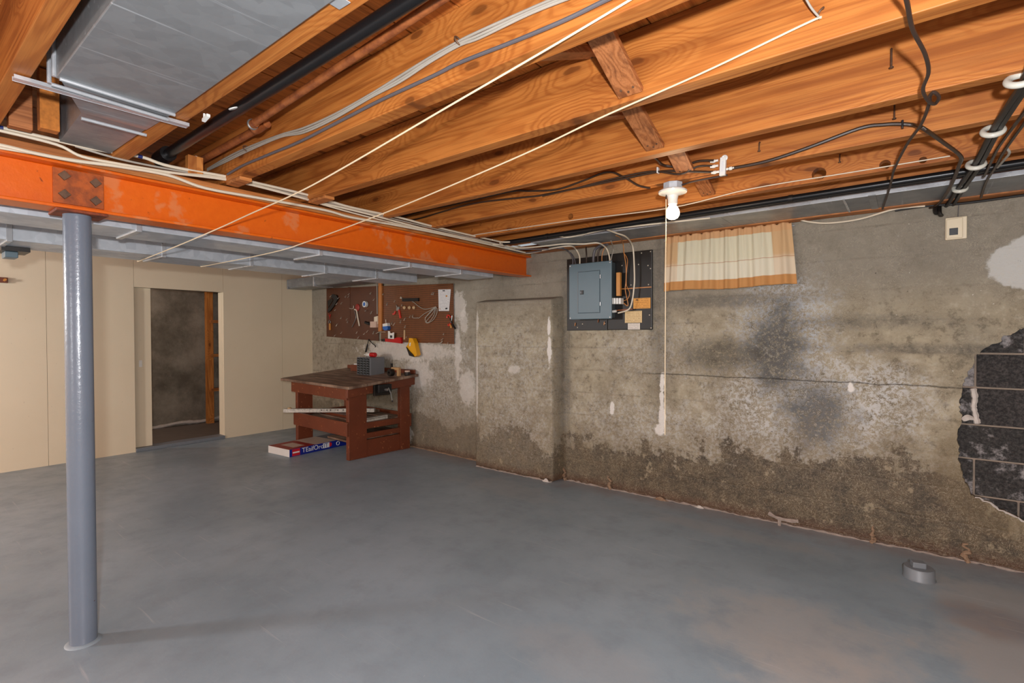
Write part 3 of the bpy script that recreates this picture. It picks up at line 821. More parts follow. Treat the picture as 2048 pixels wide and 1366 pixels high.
# shims and blocks on the beam
p = P(392, 325, 0, -2.86)
tag(MB().box(-2.90, -2.862, p.y - 0.035, p.y + 0.035, 2.2205, 2.315).build('wood_block', 'lumber_z', bevel=0.002), 'small upright wooden block on the beam beside the rusty pipe end', 'block')
tag(MB().box(-2.86, -2.70, 1.20, 1.262, ZJ - 0.019, ZJ - 0.001).build('wood_shim', 'plate_wood', bevel=0.002), 'thin wooden shim under the cable bundle joist end', 'shim')
tag(MB().box(-2.86, -2.68, 1.67, 1.732, ZJ - 0.019, ZJ - 0.001).build('wood_shim', 'plate_wood', bevel=0.002), 'thin wooden shim under the hook joist end', 'shim')
post = thing('steel_post', (-2.965, 0.605, 0), 'round blue-grey painted steel column holding up the orange beam', 'column')
MB().lathe([(0.0, 0.0), (0.0508, 0.0), (0.0508, 1.945), (0.0, 1.945)], (-2.965, 0.605, 0), 40).build('shaft', 'post_paint', post)
MB().lathe([(0.0, 0.0), (0.068, 0.0), (0.062, 0.006), (0.0508, 0.008)], (-2.965, 0.605, 0), 32).build('base_ring', 'floor_paint', post)
cp = MB().box(-3.045, -2.885, 0.52, 0.70, 1.944, 1.957).build('cap_plate', 'cap_rust', post, bevel=0.003)

# ------------------------------------------------------------------ ducts under the ceiling
def duct_run(name, lab, x0, x1, y0, y1, z0, z1, seams, mat='galvanized'):
    t_ = thing(name, ((x0 + x1) / 2, y0, z0), lab, 'duct')
    ys = [y0] + seams + [y1]
    for a, b in zip(ys[:-1], ys[1:]):
        j = random.uniform(-0.002, 0.002)
        MB().box(x0, x1, a + 0.0006, b - 0.0006, z0 + j, z1).build('duct_section', mat, t_, bevel=0.003)
    for s_ in seams:
        MB().box(x0 - 0.006, x1 + 0.006, s_ - 0.014, s_ + 0.014, z0 - 0.008, z1).build('drive_cleat', 'bright_metal', t_, bevel=0.003)
    return t_
def yof(px, py, z): return P(px, py, 2, z).y
duct_run('rectangular_duct', 'long galvanized duct running right behind the orange beam', -3.52, -3.19, -4.1, 3.80, 1.955, 2.19, [-1.9, -0.35, yof(287, 457, 1.955), 1.95, 2.75, 3.35])
duct_run('rectangular_duct', 'second galvanized duct, farther from the orange beam and parallel to it', -4.47, -4.09, -4.1, 3.62, 1.955, 2.19, [-1.4, 0.53, 1.30, 1.90, 2.55, 3.1])
# stub duct hugging the top of the far corner
t_ = thing('stub_duct', (-6.1, 4.0, 2.085), 'dark rounded-end metal duct above the pegboard in the far corner', 'duct')
pr = [(3.87, 2.22), (3.87, 2.12), (3.885, 2.095), (3.91, 2.085), (4.16, 2.085), (4.16, 2.22)]
MB().prism(pr, (-7.22, 0, 0), (0, 1, 0), (0, 0, 1), (1, 0, 0), 3.0).build('duct_section', 'galvanized_old', t_)
MB().box(-7.225, -7.195, 3.862, 4.162, 2.083, 2.218).build('end_cap', 'galvanized_old', t_, bevel=0.006)
MB().box(-6.52, -6.49, 3.862, 4.162, 2.079, 2.218).build('drive_cleat', 'bright_metal', t_, bevel=0.003)
# big panned duct between two joists, tapering towards the beam
t_ = thing('joist_bay_duct', (-1.0, 0.54, 2.2), 'wide dull sheet metal duct filling the bay between two joists', 'duct')
MB().box(-2.10, 3.8, 0.38, 0.708, 2.205, 2.45).build('duct_body', 'galvanized_old', t_, bevel=0.003)
mb = MB(); mb.quad8([(-2.40, 0.505, 2.222), (-2.10, 0.392, 2.207), (-2.10, 0.706, 2.207), (-2.40, 0.708, 2.222), (-2.40, 0.505, 2.45), (-2.10, 0.392, 2.45), (-2.10, 0.706, 2.45), (-2.40, 0.708, 2.45)])
mb.build('taper', 'galvanized_old', t_)
mb = MB(); mb.quad8([(-2.88, 0.53, 2.232), (-2.40, 0.507, 2.224), (-2.40, 0.706, 2.224), (-2.88, 0.706, 2.232), (-2.88, 0.53, 2.45), (-2.40, 0.507, 2.45), (-2.40, 0.706, 2.45), (-2.88, 0.706, 2.45)])
mb.build('neck', 'galvanized_old', t_)
for xa, ya, xb, yb in ((-2.085, 0.388, -2.10, 0.708), (-2.15, 0.38, -2.165, 0.708), (-2.40, 0.505, -2.40, 0.708)):
    MB().tube([(xa, ya, 2.201), (xb, yb, 2.201)], 0.006, 8).build('standing_seam', 'bright_metal', t_)
for xa in (-2.09, -2.155):
    MB().tube([(xa, 0.376, 2.205), (xa, 0.376, 2.44)], 0.006, 8).build('standing_seam', 'bright_metal', t_)
o = MB().bar((-2.207, 0.300, 2.205), (-2.191, 0.782, 2.205), 0.030, 0.0025).bar((-2.222, 0.300, 2.21), (-2.206, 0.782, 2.21), 0.002, 0.014).bar((-2.192, 0.300, 2.209), (-2.176, 0.782, 2.209), 0.002, 0.012).build('hanger_strip', 'bright_metal')
tag(o, 'thin folded metal strip nailed under the two joists across the big duct', 'strip')
o = MB().bar(P(648, -14, 2, 2.2165), P(690, 12, 2, 2.2165), 0.045, 0.003).build('metal_clip', 'bright_metal', bevel=0.001)
tag(o, 'short bent metal clip under the wavy grain joist', 'clip')
o = MB().box(-2.74, -2.69, 0.44, 0.50, 2.2205, 2.455).build('wood_block', 'insulation', bevel=0.003)
tag(o, 'grainy orange block standing beside the big duct above the beam', 'block')
o = MB().box(-2.80, -2.755, 0.36, 0.43, 2.2205, 2.455).build('wood_block', 'brace_wood', bevel=0.003)
tag(o, 'dark wooden block beside the rough joist above the beam', 'block')
# sheet-metal pan at the concrete wall
t_ = thing('joist_pan', (-1.0, 3.8, 2.225), 'flat grey sheet metal pan closing the last joist bay above the curtain', 'duct')
sx = [-2.62, -1.02, P(1690, 404, 2, 2.215).x, P(1746, 400, 2, 2.215).x, 3.6]
for a, b in zip(sx[:-1], sx[1:]):
    MB().box(a + 0.0008, b - 0.0008, 3.64, 4.03, 2.208, 2.2185).build('pan_sheet', 'galvanized_old', t_)
MB().box(-2.62, 3.6, 3.632, 3.64, 2.204, 2.232).build('front_lip', 'bright_metal', t_, bevel=0.002)
p = P(1746, 400, 2, 2.205)
MB().box(p.x - 0.018, p.x + 0.018, 3.628, 4.03, 2.203, 2.2075).build('strap', 'galvanized_old', t_)
p = P(1690, 404, 2, 2.205)
MB().box(p.x - 0.006, p.x + 0.006, 3.628, 4.03, 2.202, 2.2075).build('strap', 'bright_metal', t_)
o = MB().box(-2.9, FX1 - 0.02, 4.035, 4.14, 2.2005, 2.2245).map(lambda q: (q[0], q[1], q[2])).build('sill_plank', 'sill_wood', origin=None, bevel=0.004)
tag(o, 'reddish wooden sill plank along the top of the concrete wall', 'plank')
o = MB().box(-7.3, FX1 - 0.02, 4.16, 4.45, 2.226, 2.30).build('sill_plank', 'sill_wood', origin=None)
tag(o, 'shadowed timber resting on top of the concrete wall', 'plank')

# ------------------------------------------------------------------ pipes
def run(name, mat, pts, r, lab, cat, n=8, k=6, group=None, base=True):
    o = MB().tube(smooth(pts, k), r, n).build(name, mat)
    return tag(o, lab, cat, group)
gp = thing('gas_pipe', (-1.0, 0.93, 2.31), 'thick black iron pipe hung in the bay beside the wavy grain joist', 'pipe')
MB().tube([(-2.92, 0.935, 2.293), (3.5, 0.915, 2.36)], 0.023, 16).build('pipe_length', 'black_iron', gp)
MB().tube([(-2.99, 0.937, 2.292), (-2.86, 0.9345, 2.2935)], 0.036, 16).build('coupling', 'black_iron', gp)
MB().lathe([(0, -0.004), (0.016, -0.004), (0.018, 0.0), (0.0, 0.002)], P(466, 216, 1, 0.90), 16, (0, -0.5, 1)).build('white_tag', 'white_plastic', gp)
rp = thing('rust_pipe', (-1.0, 1.05, 2.35), 'thin rust-brown pipe turning aside at its end, under the floor boards', 'pipe')
a = P(505, 249, 1, 1.05); b = P(880, 0, 1, 1.05); c = b + (b - a) * 2
MB().tube([a, c], 0.0145, 12).build('pipe_length', 'rust_pipe', rp)
e = P(528, 251, 1, 1.12)
MB().tube(smooth([a + Vector((0.03, 0, 0)), a, a + Vector((-0.02, 0.025, -0.012)), e]), 0.017, 12).build('elbow', 'rust_pipe', rp)
MB().tube([e + Vector((0.03, 0, 0)), P(400, 322, 1, 1.13)], 0.017, 12).build('return_pipe', 'rust_pipe', rp)
MB().torus(a, 0.019, 0.005, (1, 0, 0), 16, 8).build('collar', 'tool_steel', rp)
for i, (px, py, y) in enumerate(((393, 318, 1.10),)):
    q = P(px, py, 1, y)
    tag(MB().torus(q, 0.014, 0.0025, (1, 0.3, 0), 16, 6).build('pipe_hook', 'white_plastic'), 'small white hook on the wooden block by the rusty pipe', 'hook')
q = P(412, 236, 1, 0.80)
tag(MB().obox(q, (0.022, 0.0, 0.004), (0, 0.006, 0), (0, 0, 0.005)).cyl(q + Vector((-0.015, 0, -0.002)), q + Vector((-0.015, 0, 0.02)), 0.004, 8).build('cable_clip', 'white_plastic'), 'white plastic clip on the edge of the wavy grain joist', 'clip')
bp = thing('water_pipe', (-1.0, 3.42, 2.2), 'long glossy black pipe below the drilled joist', 'pipe')
a = Vector((-2.75, 3.42, 2.192)); b = Vector((3.6, 3.42, 2.236))
MB().tube([a, b], 0.019, 14).build('pipe_length', 'black_iron', bp)
for x in (-2.3, -0.55, 0.75):
    MB().tube([a.lerp(b, (x + 2.75) / 6.35) + Vector((d_, 0, 0)) for d_ in (-0.012, 0.012)], 0.022, 14).build('pipe_band', 'dark_steel', bp)
bp2 = run('wire_conduit', 'black_cable', [(-2.75, 3.50, 2.196), (-1.0, 3.50, 2.206), (3.5, 3.50, 2.23)], 0.010, 'thin dark conduit running beside the long black pipe', 'pipe', 10)

# ------------------------------------------------------------------ clotheslines
def rope(pts, lab):
    o = MB().tube(smooth(pts, 8), 0.0032, 8).build('clothesline', 'clothesline')
    return tag(o, lab, 'rope')
rope([P(1640, 37, 1, 1.655), P(1614, 46, 1, 1.655), P(1400, 148, 1, 1.655), P(1200, 236, 1, 1.655), P(1064, 301, 1, 1.657), P(900, 372, 1, 1.66), P(766, 427, 1, 1.663), P(613, 484, 0, -2.872), P(540, 506, 0, -3.19), (-4.3, 1.66, 1.945), (-4.44, 1.665, 1.951)], 'pale clothesline tied to the rusty hook, sagging under the orange beam')
rope([P(1400, -85, 1, 1.19), P(1260, 0, 1, 1.19), P(1100, 95, 1, 1.19), P(900, 211, 1, 1.19), P(700, 328, 1, 1.185), P(600, 383, 1, 1.18), P(500, 428, 1, 1.17), P(432, 459, 0, -2.872), P(352, 493, 0, -3.30), (-4.39, 1.247, 1.945), (-4.45, 1.25, 1.951)], 'pale clothesline running under the cable bundle joist and the orange beam')
hk = P(1636, 35, 1, 1.665)
o = MB().tube(smooth([hk + Vector((0, 0.03, 0.0)), hk + Vector((0, -0.005, 0)), hk + Vector((0.006, -0.018, 0.006)), hk + Vector((0.014, -0.012, 0.016)), hk + Vector((0.012, 0.0, 0.020))]), 0.003, 8).build('screw_hook', 'rust_bolt')
tag(o, 'rusty screw hook in the knotty joist holding the clothesline', 'hook')
run('knotted_string', 'grey_cable', [P(1638, 34, 1, 1.65), P(1622, 15, 1, 1.64), P(1608, -10, 1, 1.62)], 0.003, 'short twisted string rising from the clothesline hook', 'string')

# ------------------------------------------------------------------ white cables along the beam
CX = -2.868
def along(pxs, x=CX): return [P(a_, b_, 0, x) for a_, b_ in pxs]
def cable(name, mat, pts, r, lab, group=None): return run(name, mat, pts, r, lab, 'cable', 8, 6, group)
w1 = thing('taped_cable', P(280, 313, 0, CX), 'topmost white cable over the beam, wrapped with bits of blue tape', 'cable')
W1 = along([(-120, 232), (0, 255), (68, 270), (185, 297), (280, 313), (342, 333), (482, 359), (632, 394), (700, 414), (798, 435), (859, 451), (939, 470), (1003, 484), (1040, 493)])
MB().tube(smooth(W1), 0.0075, 8).build('sheath', 'white_cable', w1)
for px, py in ((3, 255.5), (283, 313.5), (485, 359.5), (634, 394.5)):
    i = min(range(len(W1)), key=lambda j: (W1[j] - P(px, py, 0, CX)).length)
    q = smooth(W1)[i * 6]; q2 = smooth(W1)[min(i * 6 + 1, len(smooth(W1)) - 1)]
    d_ = (q2 - q).normalized() * 0.009
    MB().tube([q - d_, q + d_], 0.0088, 8).build('tape_wrap', 'blue_tape', w1)
cable('white_cable', 'white_cable', along([(-120, 236), (0, 261), (113, 289), (164, 313), (239, 328), (342, 345), (478, 364), (632, 403), (720, 424), (860, 460), (1000, 490), (1030, 497)], CX + 0.006), 0.0065, 'white cable crossing below the taped one near the splice plate')
cable('white_cable', 'white_cable', along([(-120, 268), (0, 290), (68, 306), (147, 321), (239, 333), (335, 350), (410, 376), (513, 395), (649, 420), (700, 434), (785, 449), (883, 468), (988, 491), (1050, 505)], CX + 0.012), 0.0075, 'lowest white cable, drooping over the face of the orange beam')
cable('white_cable', 'white_cable', along([(-120, 272), (0, 296), (171, 323), (300, 343), (420, 352), (520, 372), (684, 420), (800, 449), (900, 470), (1020, 494)], CX + 0.004), 0.005, 'thin white cable tucked between the others along the beam')
cable('grey_cable', 'grey_cable', along([(150, 292), (239, 318), (342, 339), (470, 361), (632, 399), (760, 431), (900, 465), (1010, 491)], CX - 0.004), 0.005, 'thin greyish cable under the taped cable along the beam')

# cables from the beam end to the breaker panel
YP = 4.06
def wallc(pts, y=YP):
    out = []
    for a_, b_ in pts:
        q_ = P(a_, b_, 1, y)
        out.append(q_ if q_.z <= 2.19 else P(a_, b_, 2, 2.19))
    return out
cable('panel_cable', 'slate_cable', wallc([(985, 489), (1040, 505), (1085, 501), (1121, 496), (1137, 503), (1145, 516), (1145.5, 530)]), 0.006, 'dark grey cable entering the panel at its corner by the beam')
cable('panel_cable', 'slate_cable', wallc([(1020, 499), (1090, 498), (1124, 497), (1140, 505), (1148, 515), (1151, 529)], YP + 0.02), 0.005, 'second dark grey cable entering the panel just beside the corner one')
cable('panel_cable', 'white_cable', wallc([(1000, 486), (1040, 503), (1062, 506), (1102, 497), (1140, 492), (1152, 499), (1159, 513), (1159.5, 529)]), 0.0065, 'white cable arching into the panel next to the dark pair')
cable('panel_cable', 'white_cable', wallc([(985, 488), (1010, 491), (1040, 496), (1090, 492), (1127, 488), (1168, 488), (1196, 486), (1212, 496), (1218, 510), (1220, 523)]), 0.0065, 'long white cable arching into the panel near its far corner')
cable('panel_cable', 'slate_cable', wallc([(1187, 526), (1187, 515), (1190, 500), (1200, 492), (1215, 489)], YP + 0.02), 0.012, 'thick grey cable rising from the middle of the panel')
cable('panel_cable', 'coax_brown', wallc([(1196, 525), (1196, 510), (1200, 498), (1212, 492)], YP + 0.03), 0.008, 'dark brown cable beside the thick grey one at the panel')
cable('panel_cable', 'copper_wire', wallc([(1204, 524), (1204, 512), (1207, 500), (1213, 491)], YP + 0.03), 0.004, 'copper coloured wire between brown and white cables at the panel')
cable('panel_cable', 'grey_cable', wallc([(1222, 521), (1224, 510), (1227, 497), (1222, 482)], YP + 0.02), 0.004, 'thin grey cable at the panel corner rising to the sill')
cable('panel_cable', 'dark_cable', wallc([(1173, 526), (1173, 510), (1172, 494)], YP + 0.03), 0.007, 'short dark cable standing behind the arching white ones')
cable('ceiling_cable', 'white_cable', wallc([(985, 480), (1005, 484), (1040, 482), (1105, 472), (1140, 474), (1209, 459), (1232, 456), (1330, 445.5)], 3.60) + [P(1420, 436, 1, 3.60)], 0.006, 'white cable stapled along the sheet metal pan above the panel')
cable('panel_cable', 'white_cable', [P(1214, 459, 2, 2.19), P(1232, 466, 2, 2.187), P(1251, 473, 2, 2.18), P(1263, 487, 1, 4.0), P(1267, 505, 1, 4.06), P(1269, 552, 1, 4.07), P(1268, 575, 1, 4.07), P(1264, 603, 1, 4.07), P(1257, 619, 1, 4.07), P(1236, 626, 1, 4.07)], 0.0065, 'white cable hanging in front of the black board and curling back into the panel')
cable('panel_cable', 'copper_wire', wallc([(1232, 471), (1240, 475), (1246, 487), (1248, 505), (1252, 533), (1252, 563), (1250.5, 580), (1256, 611), (1243, 602)], 4.10), 0.004, 'kinked copper wire hanging down the black board')
cable('panel_cable', 'copper_wire', wallc([(1247, 505), (1255, 520), (1253, 545), (1253, 570), (1259, 585), (1256, 597), (1247, 602)], 4.10), 0.003, 'looped thin copper wire beside the kinked one')
cable('ceiling_cable', 'white_cable', [P(1590, 437, 1, 4.10), P(1620, 444, 1, 4.10), P(1660, 446, 1, 4.10), P(1720, 438, 1, 4.10), P(1790, 418, 1, 4.10), P(1850, 412, 1, 4.10)], 0.006, 'white cable drooping across the top of the wall past the curtain')
cable('ceiling_cable', 'black_cable', [P(1790, 421, 1, 4.12), P(1850, 412, 1, 4.12), P(1930, 406, 1, 4.12), P(2060, 388, 1, 4.12)], 0.008, 'black cable along the wall top above the thermostat')
cable('thin_wire', 'white_cable', [P(942, 471, 1, 3.165), P(1000, 462, 1, 3.165), P(1150, 440, 1, 3.165), P(1340, 416, 1, 3.165), P(1500, 378, 1, 3.165), P(1700, 345, 1, 3.165), P(1900, 312, 1, 3.165)], 0.003, 'thin white wire strung along the drilled joist')

# cables on the cable bundle joist
YZ_ = 1.19
for i, (dz, r, lab) in enumerate(((0.0, 0.0045, 'upper grey cable of the stapled bundle'), (0.011, 0.004, 'middle grey cable of the stapled bundle'), (0.021, 0.004, 'lower pale cable of the stapled bundle'))):
    pts_ = [(415, 338), (450, 317), (493, 296), (560, 270), (607, 256), (668, 229), (742, 188), (800, 152), (860, 115), (917, 83), (960, 62), (1055, 20), (1130, -12), (1200, -40)]
    q = [P(a_, b_, 1, YZ_ - 0.004 * (i % 2)) for a_, b_ in pts_]
    q = [p_ + Vector((0, 0, -dz * (0.4 + 0.6 * abs(math.sin(j * 1.1))))) for j, p_ in enumerate(q)]
    cable('stapled_cable', 'grey_cable', q, r, lab + ' on the joist face')
cable('stapled_cable', 'slate_cable', [P(a_, b_, 1, YZ_) for a_, b_ in [(455, 349), (486, 331), (540, 308), (600, 283), (690, 237), (760, 201), (870, 150), (920, 125), (1035, 80), (1130, 40), (1200, 6), (1230, -8)]], 0.006, 'single slate-blue cable below the grey bundle on the joist face')
for px, py, lab in ((493, 297, 'rusty bent staple holding the grey bundle near the beam'), (917, 82, 'rusty bent staple holding the grey bundle near the braces')):
    q = P(px, py, 1, YZ_ - 0.002)
    tag(MB().torus(q, 0.016, 0.003, (0.9, 0, 0.4), 16, 6).build('cable_staple', 'rust_bolt'), lab, 'staple')

# coax cables on the lamp joist, splitter
YC = 2.672
def jc(pts, y=YC): return [P(a_, b_, 1, y) for a_, b_ in pts]
cable('coax_cable', 'coax_brown', jc([(802, 434), (865, 417), (900, 411), (1017, 384), (1060, 382), (1113, 379), (1165, 362), (1215, 344), (1249, 355), (1277, 371), (1300, 376)]), 0.006, 'dark coax cable dipping to the lamp box along the lamp joist')
cable('coax_cable', 'coax_brown', jc([(815, 441), (842, 436), (942, 408), (1044, 395), (1085, 390), (1215, 364), (1297, 347), (1335, 342), (1385, 343), (1430, 344)], YC - 0.008), 0.006, 'dark coax cable from the beam to the lowest port of the splitter')
cable('coax_cable', 'coax_brown', jc([(1085, 392), (1150, 377), (1215, 360), (1300, 343), (1360, 348), (1395, 333), (1428, 331.5)], YC - 0.016), 0.005, 'dark coax cable ending at the middle port of the splitter')
cable('coax_cable', 'coax_brown', [P(1296, 312, 1, 2.40), P(1310, 316, 1, 2.5), P(1325, 329, 1, 2.62), P(1345, 333, 1, YC - 0.02), P(1374, 329, 1, YC - 0.02), P(1398, 322, 1, YC - 0.02), P(1428, 321, 1, YC - 0.02)], 0.006, 'dark coax cable swinging over to the top port of the splitter')
cable('coax_cable', 'coax_brown', jc([(1457, 337.5), (1531, 323), (1614, 296), (1718, 257), (1770, 249), (1805, 248), (1830, 251)], YC - 0.012) + [P(1850, 259, 2, 2.205), P(1884, 283, 2, 2.2), P(1921, 312, 2, 2.195), P(1918, 331, 2, 2.19), P(1901, 373, 2, 2.185), P(1879, 406, 2, 2.19), P(1860, 416, 2, 2.19), P(1845, 418, 2, 2.195)], 0.008, 'thick dark coax cable looping from the splitter along the joist to the wall top')
sp = thing('cable_splitter', P(1447, 345, 1, YC - 0.015), 'white cable splitter with four threaded ports on the lamp joist', 'splitter')
c0 = P(1446, 333, 1, YC - 0.012)
ux = (P(1456, 331, 1, YC - 0.012) - P(1436, 335, 1, YC - 0.012)).normalized(); uz = (P(1447, 312, 1, YC - 0.012) - P(1445, 350, 1, YC - 0.012)).normalized()
MB().obox(c0, ux * 0.014, uz * 0.045, Vector((0, 0.010, 0))).build('body', 'white_plastic', sp, bevel=0.002)
MB().obox(c0 + Vector((0, -0.0105, 0)) + uz * -0.002, ux * 0.006, uz * 0.026, Vector((0, 0.0006, 0))).build('sticker', 'paper_print', sp)
MB().torus(P(1449, 316, 1, YC - 0.012), 0.011, 0.005, (0, 1, 0), 16, 8).build('mount_ear', 'white_plastic', sp)
for (px, py, d_) in ((1434, 321, -1), (1434, 331.5, -1), (1436, 343.5, -1), (1455, 338, 1)):
    q = P(px, py, 1, YC - 0.014)
    MB().tube([q + ux * d_ * k_ for k_ in (-0.006, 0.008, 0.009, 0.022, 0.023, 0.032)], [0.006, 0.006, 0.0085, 0.0085, 0.006, 0.006], 10).build('port', 'porcelain', sp)
for i, (px, py) in enumerate(((1316, 341), (1805, 249))):
    q = P(px, py, 1, YC - 0.01)
    tag(MB().obox(q, (0.004, 0, 0), (0, 0.012, 0), (0, 0, 0.016)).build('cable_staple', 'white_plastic' if i == 0 else 'black_plastic', bevel=0.002), ['small white cable clip on the lamp joist near the bulb', 'black cable clip on the lamp joist at the top of the coax loop'][i], 'clip')

# ------------------------------------------------------------------ hanging cord, black service cables with insulators
zc_ = 2.195
cable('hanging_cord', 'dark_cable', [P(1795, -60, 2, zc_), P(1813, 0, 2, zc_), P(1825, 58, 2, zc_), P(1850, 108, 2, zc_), P(1857, 145, 2, zc_), P(1846, 178, 2, zc_ - 0.01), P(1855, 200, 2, zc_ - 0.02), P(1869, 208, 2, zc_ - 0.01), P(1878, 195, 2, zc_), P(1868, 184, 2, zc_ + 0.01), P(1860, 192, 2, zc_ + 0.01), P(1858, 208, 2, zc_), P(1842, 249, 2, zc_), P(1813, 290, 2, zc_), P(1788, 340, 2, zc_), P(1780, 373, 2, zc_), P(1765, 418, 2, zc_)], 0.0055, 'slack brown cord with a knotted loop slung across the joists')
def svc(dx, dy, r, lab):
    cable('service_cable', 'black_cable', [P(a_ + dx, b_ + dy, 2, zc_) for a_, b_ in ((2110, 40), (2048, 170), (2026, 205), (1990, 262), (1955, 328), (1921, 377), (1905, 402))] + [P(1888 + dx, 424 + dy, 2, 2.18), P(1876 + dx, 428 + dy, 1, 4.10), P(1874 + dx, 412 + dy, 1, 4.13)], r, lab)
svc(-4, -2, 0.011, 'thick black service cable through the porcelain rings, side of the bulb')
svc(5, 2, 0.011, 'thick black service cable through the porcelain rings, side away from the bulb')
for i, (px, py, R_) in enumerate(((2040, 160, 0.030), (1986, 262, 0.030), (1952, 329, 0.030), (1920, 377, 0.026))):
    q = P(px, py, 2, zc_)
    d_ = (P(1990, 262, 2, zc_) - P(1955, 328, 2, zc_)).normalized()
    o = MB().torus(q, R_, 0.0105, d_ + Vector((0, 0, 0.9)), 28, 10).build('insulator_ring', 'porcelain_old')
    tag(o, ['porcelain insulator ring on the black cables at the picture edge', 'porcelain insulator ring on the black cables under the lamp joist line', 'porcelain insulator ring on the black cables at the long black pipe', 'porcelain insulator ring on the black cables at the sheet metal pan'][i], 'insulator', 'porcelain rings on the service cables')
cable('loose_wire', 'coax_brown', [P(2070, 195, 2, zc_), P(2040, 236, 2, zc_), P(2000, 290, 2, zc_), P(1985, 318, 2, zc_), P(1972, 345, 2, zc_), P(1968, 353, 2, zc_)], 0.006, 'thin dark wire beside the insulator rings, nearer the bulb')
cable('loose_wire', 'coax_brown', [P(2080, 205, 2, zc_), P(2046, 250, 2, zc_), P(2010, 300, 2, zc_), P(1990, 335, 2, zc_), P(1972, 365, 2, zc_), P(1962, 395, 2, zc_)], 0.006, 'thin dark wire beside the insulator rings, farther from the bulb')
cable('loose_wire', 'grey_cable', [P(2015, 298, 2, zc_), P(2019, 306, 2, zc_ - 0.01), P(2010, 318, 2, zc_ - 0.01), P(1995, 335, 2, zc_)], 0.005, 'short grey wire end hooked over the dark wires')

# ------------------------------------------------------------------ ceiling bulb
LX, LY = -1.006, 2.715
lp = thing('ceiling_lamp', (LX, LY, 2.03), 'lit bare bulb in a white porcelain holder on a metal box', 'lamp')
MB().lathe([(0.0, 2.219), (0.052, 2.219), (0.052, 2.178), (0.0, 2.178)], (LX, LY, 0), 8).build('junction_box', 'galvanized', lp, bevel=0.002)
MB().lathe([(0.0, 2.180), (0.070, 2.180), (0.076, 2.174), (0.074, 2.166), (0.050, 2.160), (0.030, 2.150), (0.026, 2.13), (0.025, 2.105), (0.020, 2.10), (0.0, 2.10)], (LX, LY, 0), 32).build('holder', 'porcelain', lp)
MB().lathe([(0.013, 2.112), (0.017, 2.100), (0.026, 2.088), (0.034, 2.072), (0.037, 2.058), (0.035, 2.043), (0.027, 2.030), (0.014, 2.0235), (0.0, 2.022)], (LX, LY, 0), 32).build('bulb', 'lit_bulb', lp)
MB().tube([(LX - 0.024, LY - 0.026, 2.165), (LX - 0.026, LY - 0.028, 2.13)], 0.003, 8).build('pull_chain', 'dark_steel', lp)
bl = bpy.data.lights.new('bulb_light', 'POINT'); bl.energy = 3; bl.shadow_soft_size = 0.04; bl.color = (1.0, 0.78, 0.52)
bo = bpy.data.objects.new('bulb_light', bl); bo.location = (LX, LY, 1.985); COL.objects.link(bo)
o = MB().tube([(LX - 0.026, LY - 0.028, 2.13), (LX - 0.028, LY - 0.03, 1.6), (LX - 0.03, LY - 0.03, 1.12), (LX - 0.03, LY - 0.03, 0.85)], [0.0025, 0.0025, 0.0025, 0.002], 6).build('pull_string', 'clothesline')
tag(o, 'long thin pull string hanging straight down from the lit bulb', 'string')
cable('lamp_wire', 'dark_cable', [P(1455, 350, 1, 2.70), P(1390, 362, 1, 2.70), (LX + 0.05, LY, 2.20)], 0.005, 'short wire from the metal box of the bulb to the brace')

# ------------------------------------------------------------------ breaker panel on its black board
bd = thing('backing_board', (-2.13, 4.14, 1.436), 'black tarred plywood board behind the breaker panel', 'board')
MB().box(-2.552, -2.128, 4.128, 4.149, 1.436, 2.112).build('board_half', 'tarred_board', bd, bevel=0.003)
MB().box(-2.125, -1.705, 4.126, 4.149, 1.438, 2.118).build('board_half', 'tarred_board', bd, bevel=0.006)
for px, py in ((1283, 506), (1301, 503), (1277, 529), (1296, 531), (1301, 537), (1297, 569), (1244, 531), (1299, 630), (1302, 656), (1262, 570), (1165, 648), (1155, 655), (1210, 647), (1139, 625), (1140, 580)):
    p = P(px, py, 1, 4.126)
    MB().lathe([(0, -0.003), (0.005, -0.002), (0.006, 0.0)], p, 8, (0, 1, 0)).build('tack', 'hook_metal', bd)
a = P(1243, 578, 1, 4.12); b = P(1303, 574, 1, 4.12)
MB().bar(a, b, 0.006, 0.008).build('wire_strip', 'copper_wire', bd)
a = P(1234, 621, 1, 4.12); b = P(1265, 618, 1, 4.12)
MB().bar(a, b, 0.008, 0.010).build('wire_strip', 'rust_pipe', bd)
for px, py, m_ in ((1196, 645, 'rust_pipe'), (1208, 650, 'copper_wire'), (1150, 652, 'copper_wire')):
    p = P(px, py, 1, 4.12); MB().bar(p, p + Vector((0.004, 0, 0.03)), 0.006, 0.006).build('wire_stub', m_, bd)
pn = thing('breaker_panel', (-2.245, 4.07, 1.535), 'blue-grey metal breaker panel with a small hinged door', 'electrical panel')
MB().box(-2.445, -2.045, 4.035, 4.1245, 1.545, 2.035).build('box', 'panel_side', pn, bevel=0.004)
MB().box(-2.462, -2.03, 4.018, 4.036, 1.535, 2.043).build('cover', 'panel_paint', pn, bevel=0.006)
dl, dr = P(1156.5, 585, 1, 4.018).x, P(1199.5, 585, 1, 4.018).x
dt, db = P(1178, 542.8, 1, 4.018).z, P(1178, 625.5, 1, 4.018).z
MB().box(dl - 0.004, dr + 0.004, 4.0165, 4.0185, db - 0.004, dt + 0.004).build('door_gap', 'panel_groove', pn)
pd = MB().box(dl, dr, 4.011, 4.019, db, dt).build('panel_door', 'panel_paint', pn, bevel=0.003)
MB().box(dl - 0.002, dl + 0.003, 4.009, 4.013, db, dt).build('door_edge', 'grey_plastic', pd)
lx, lz = P(1163, 585, 1, 4.01).x, P(1163, 585, 1, 4.01).z
MB().box(lx - 0.014, lx + 0.022, 4.005, 4.012, lz - 0.018, lz + 0.018).build('latch', 'black_plastic', pd, bevel=0.002)
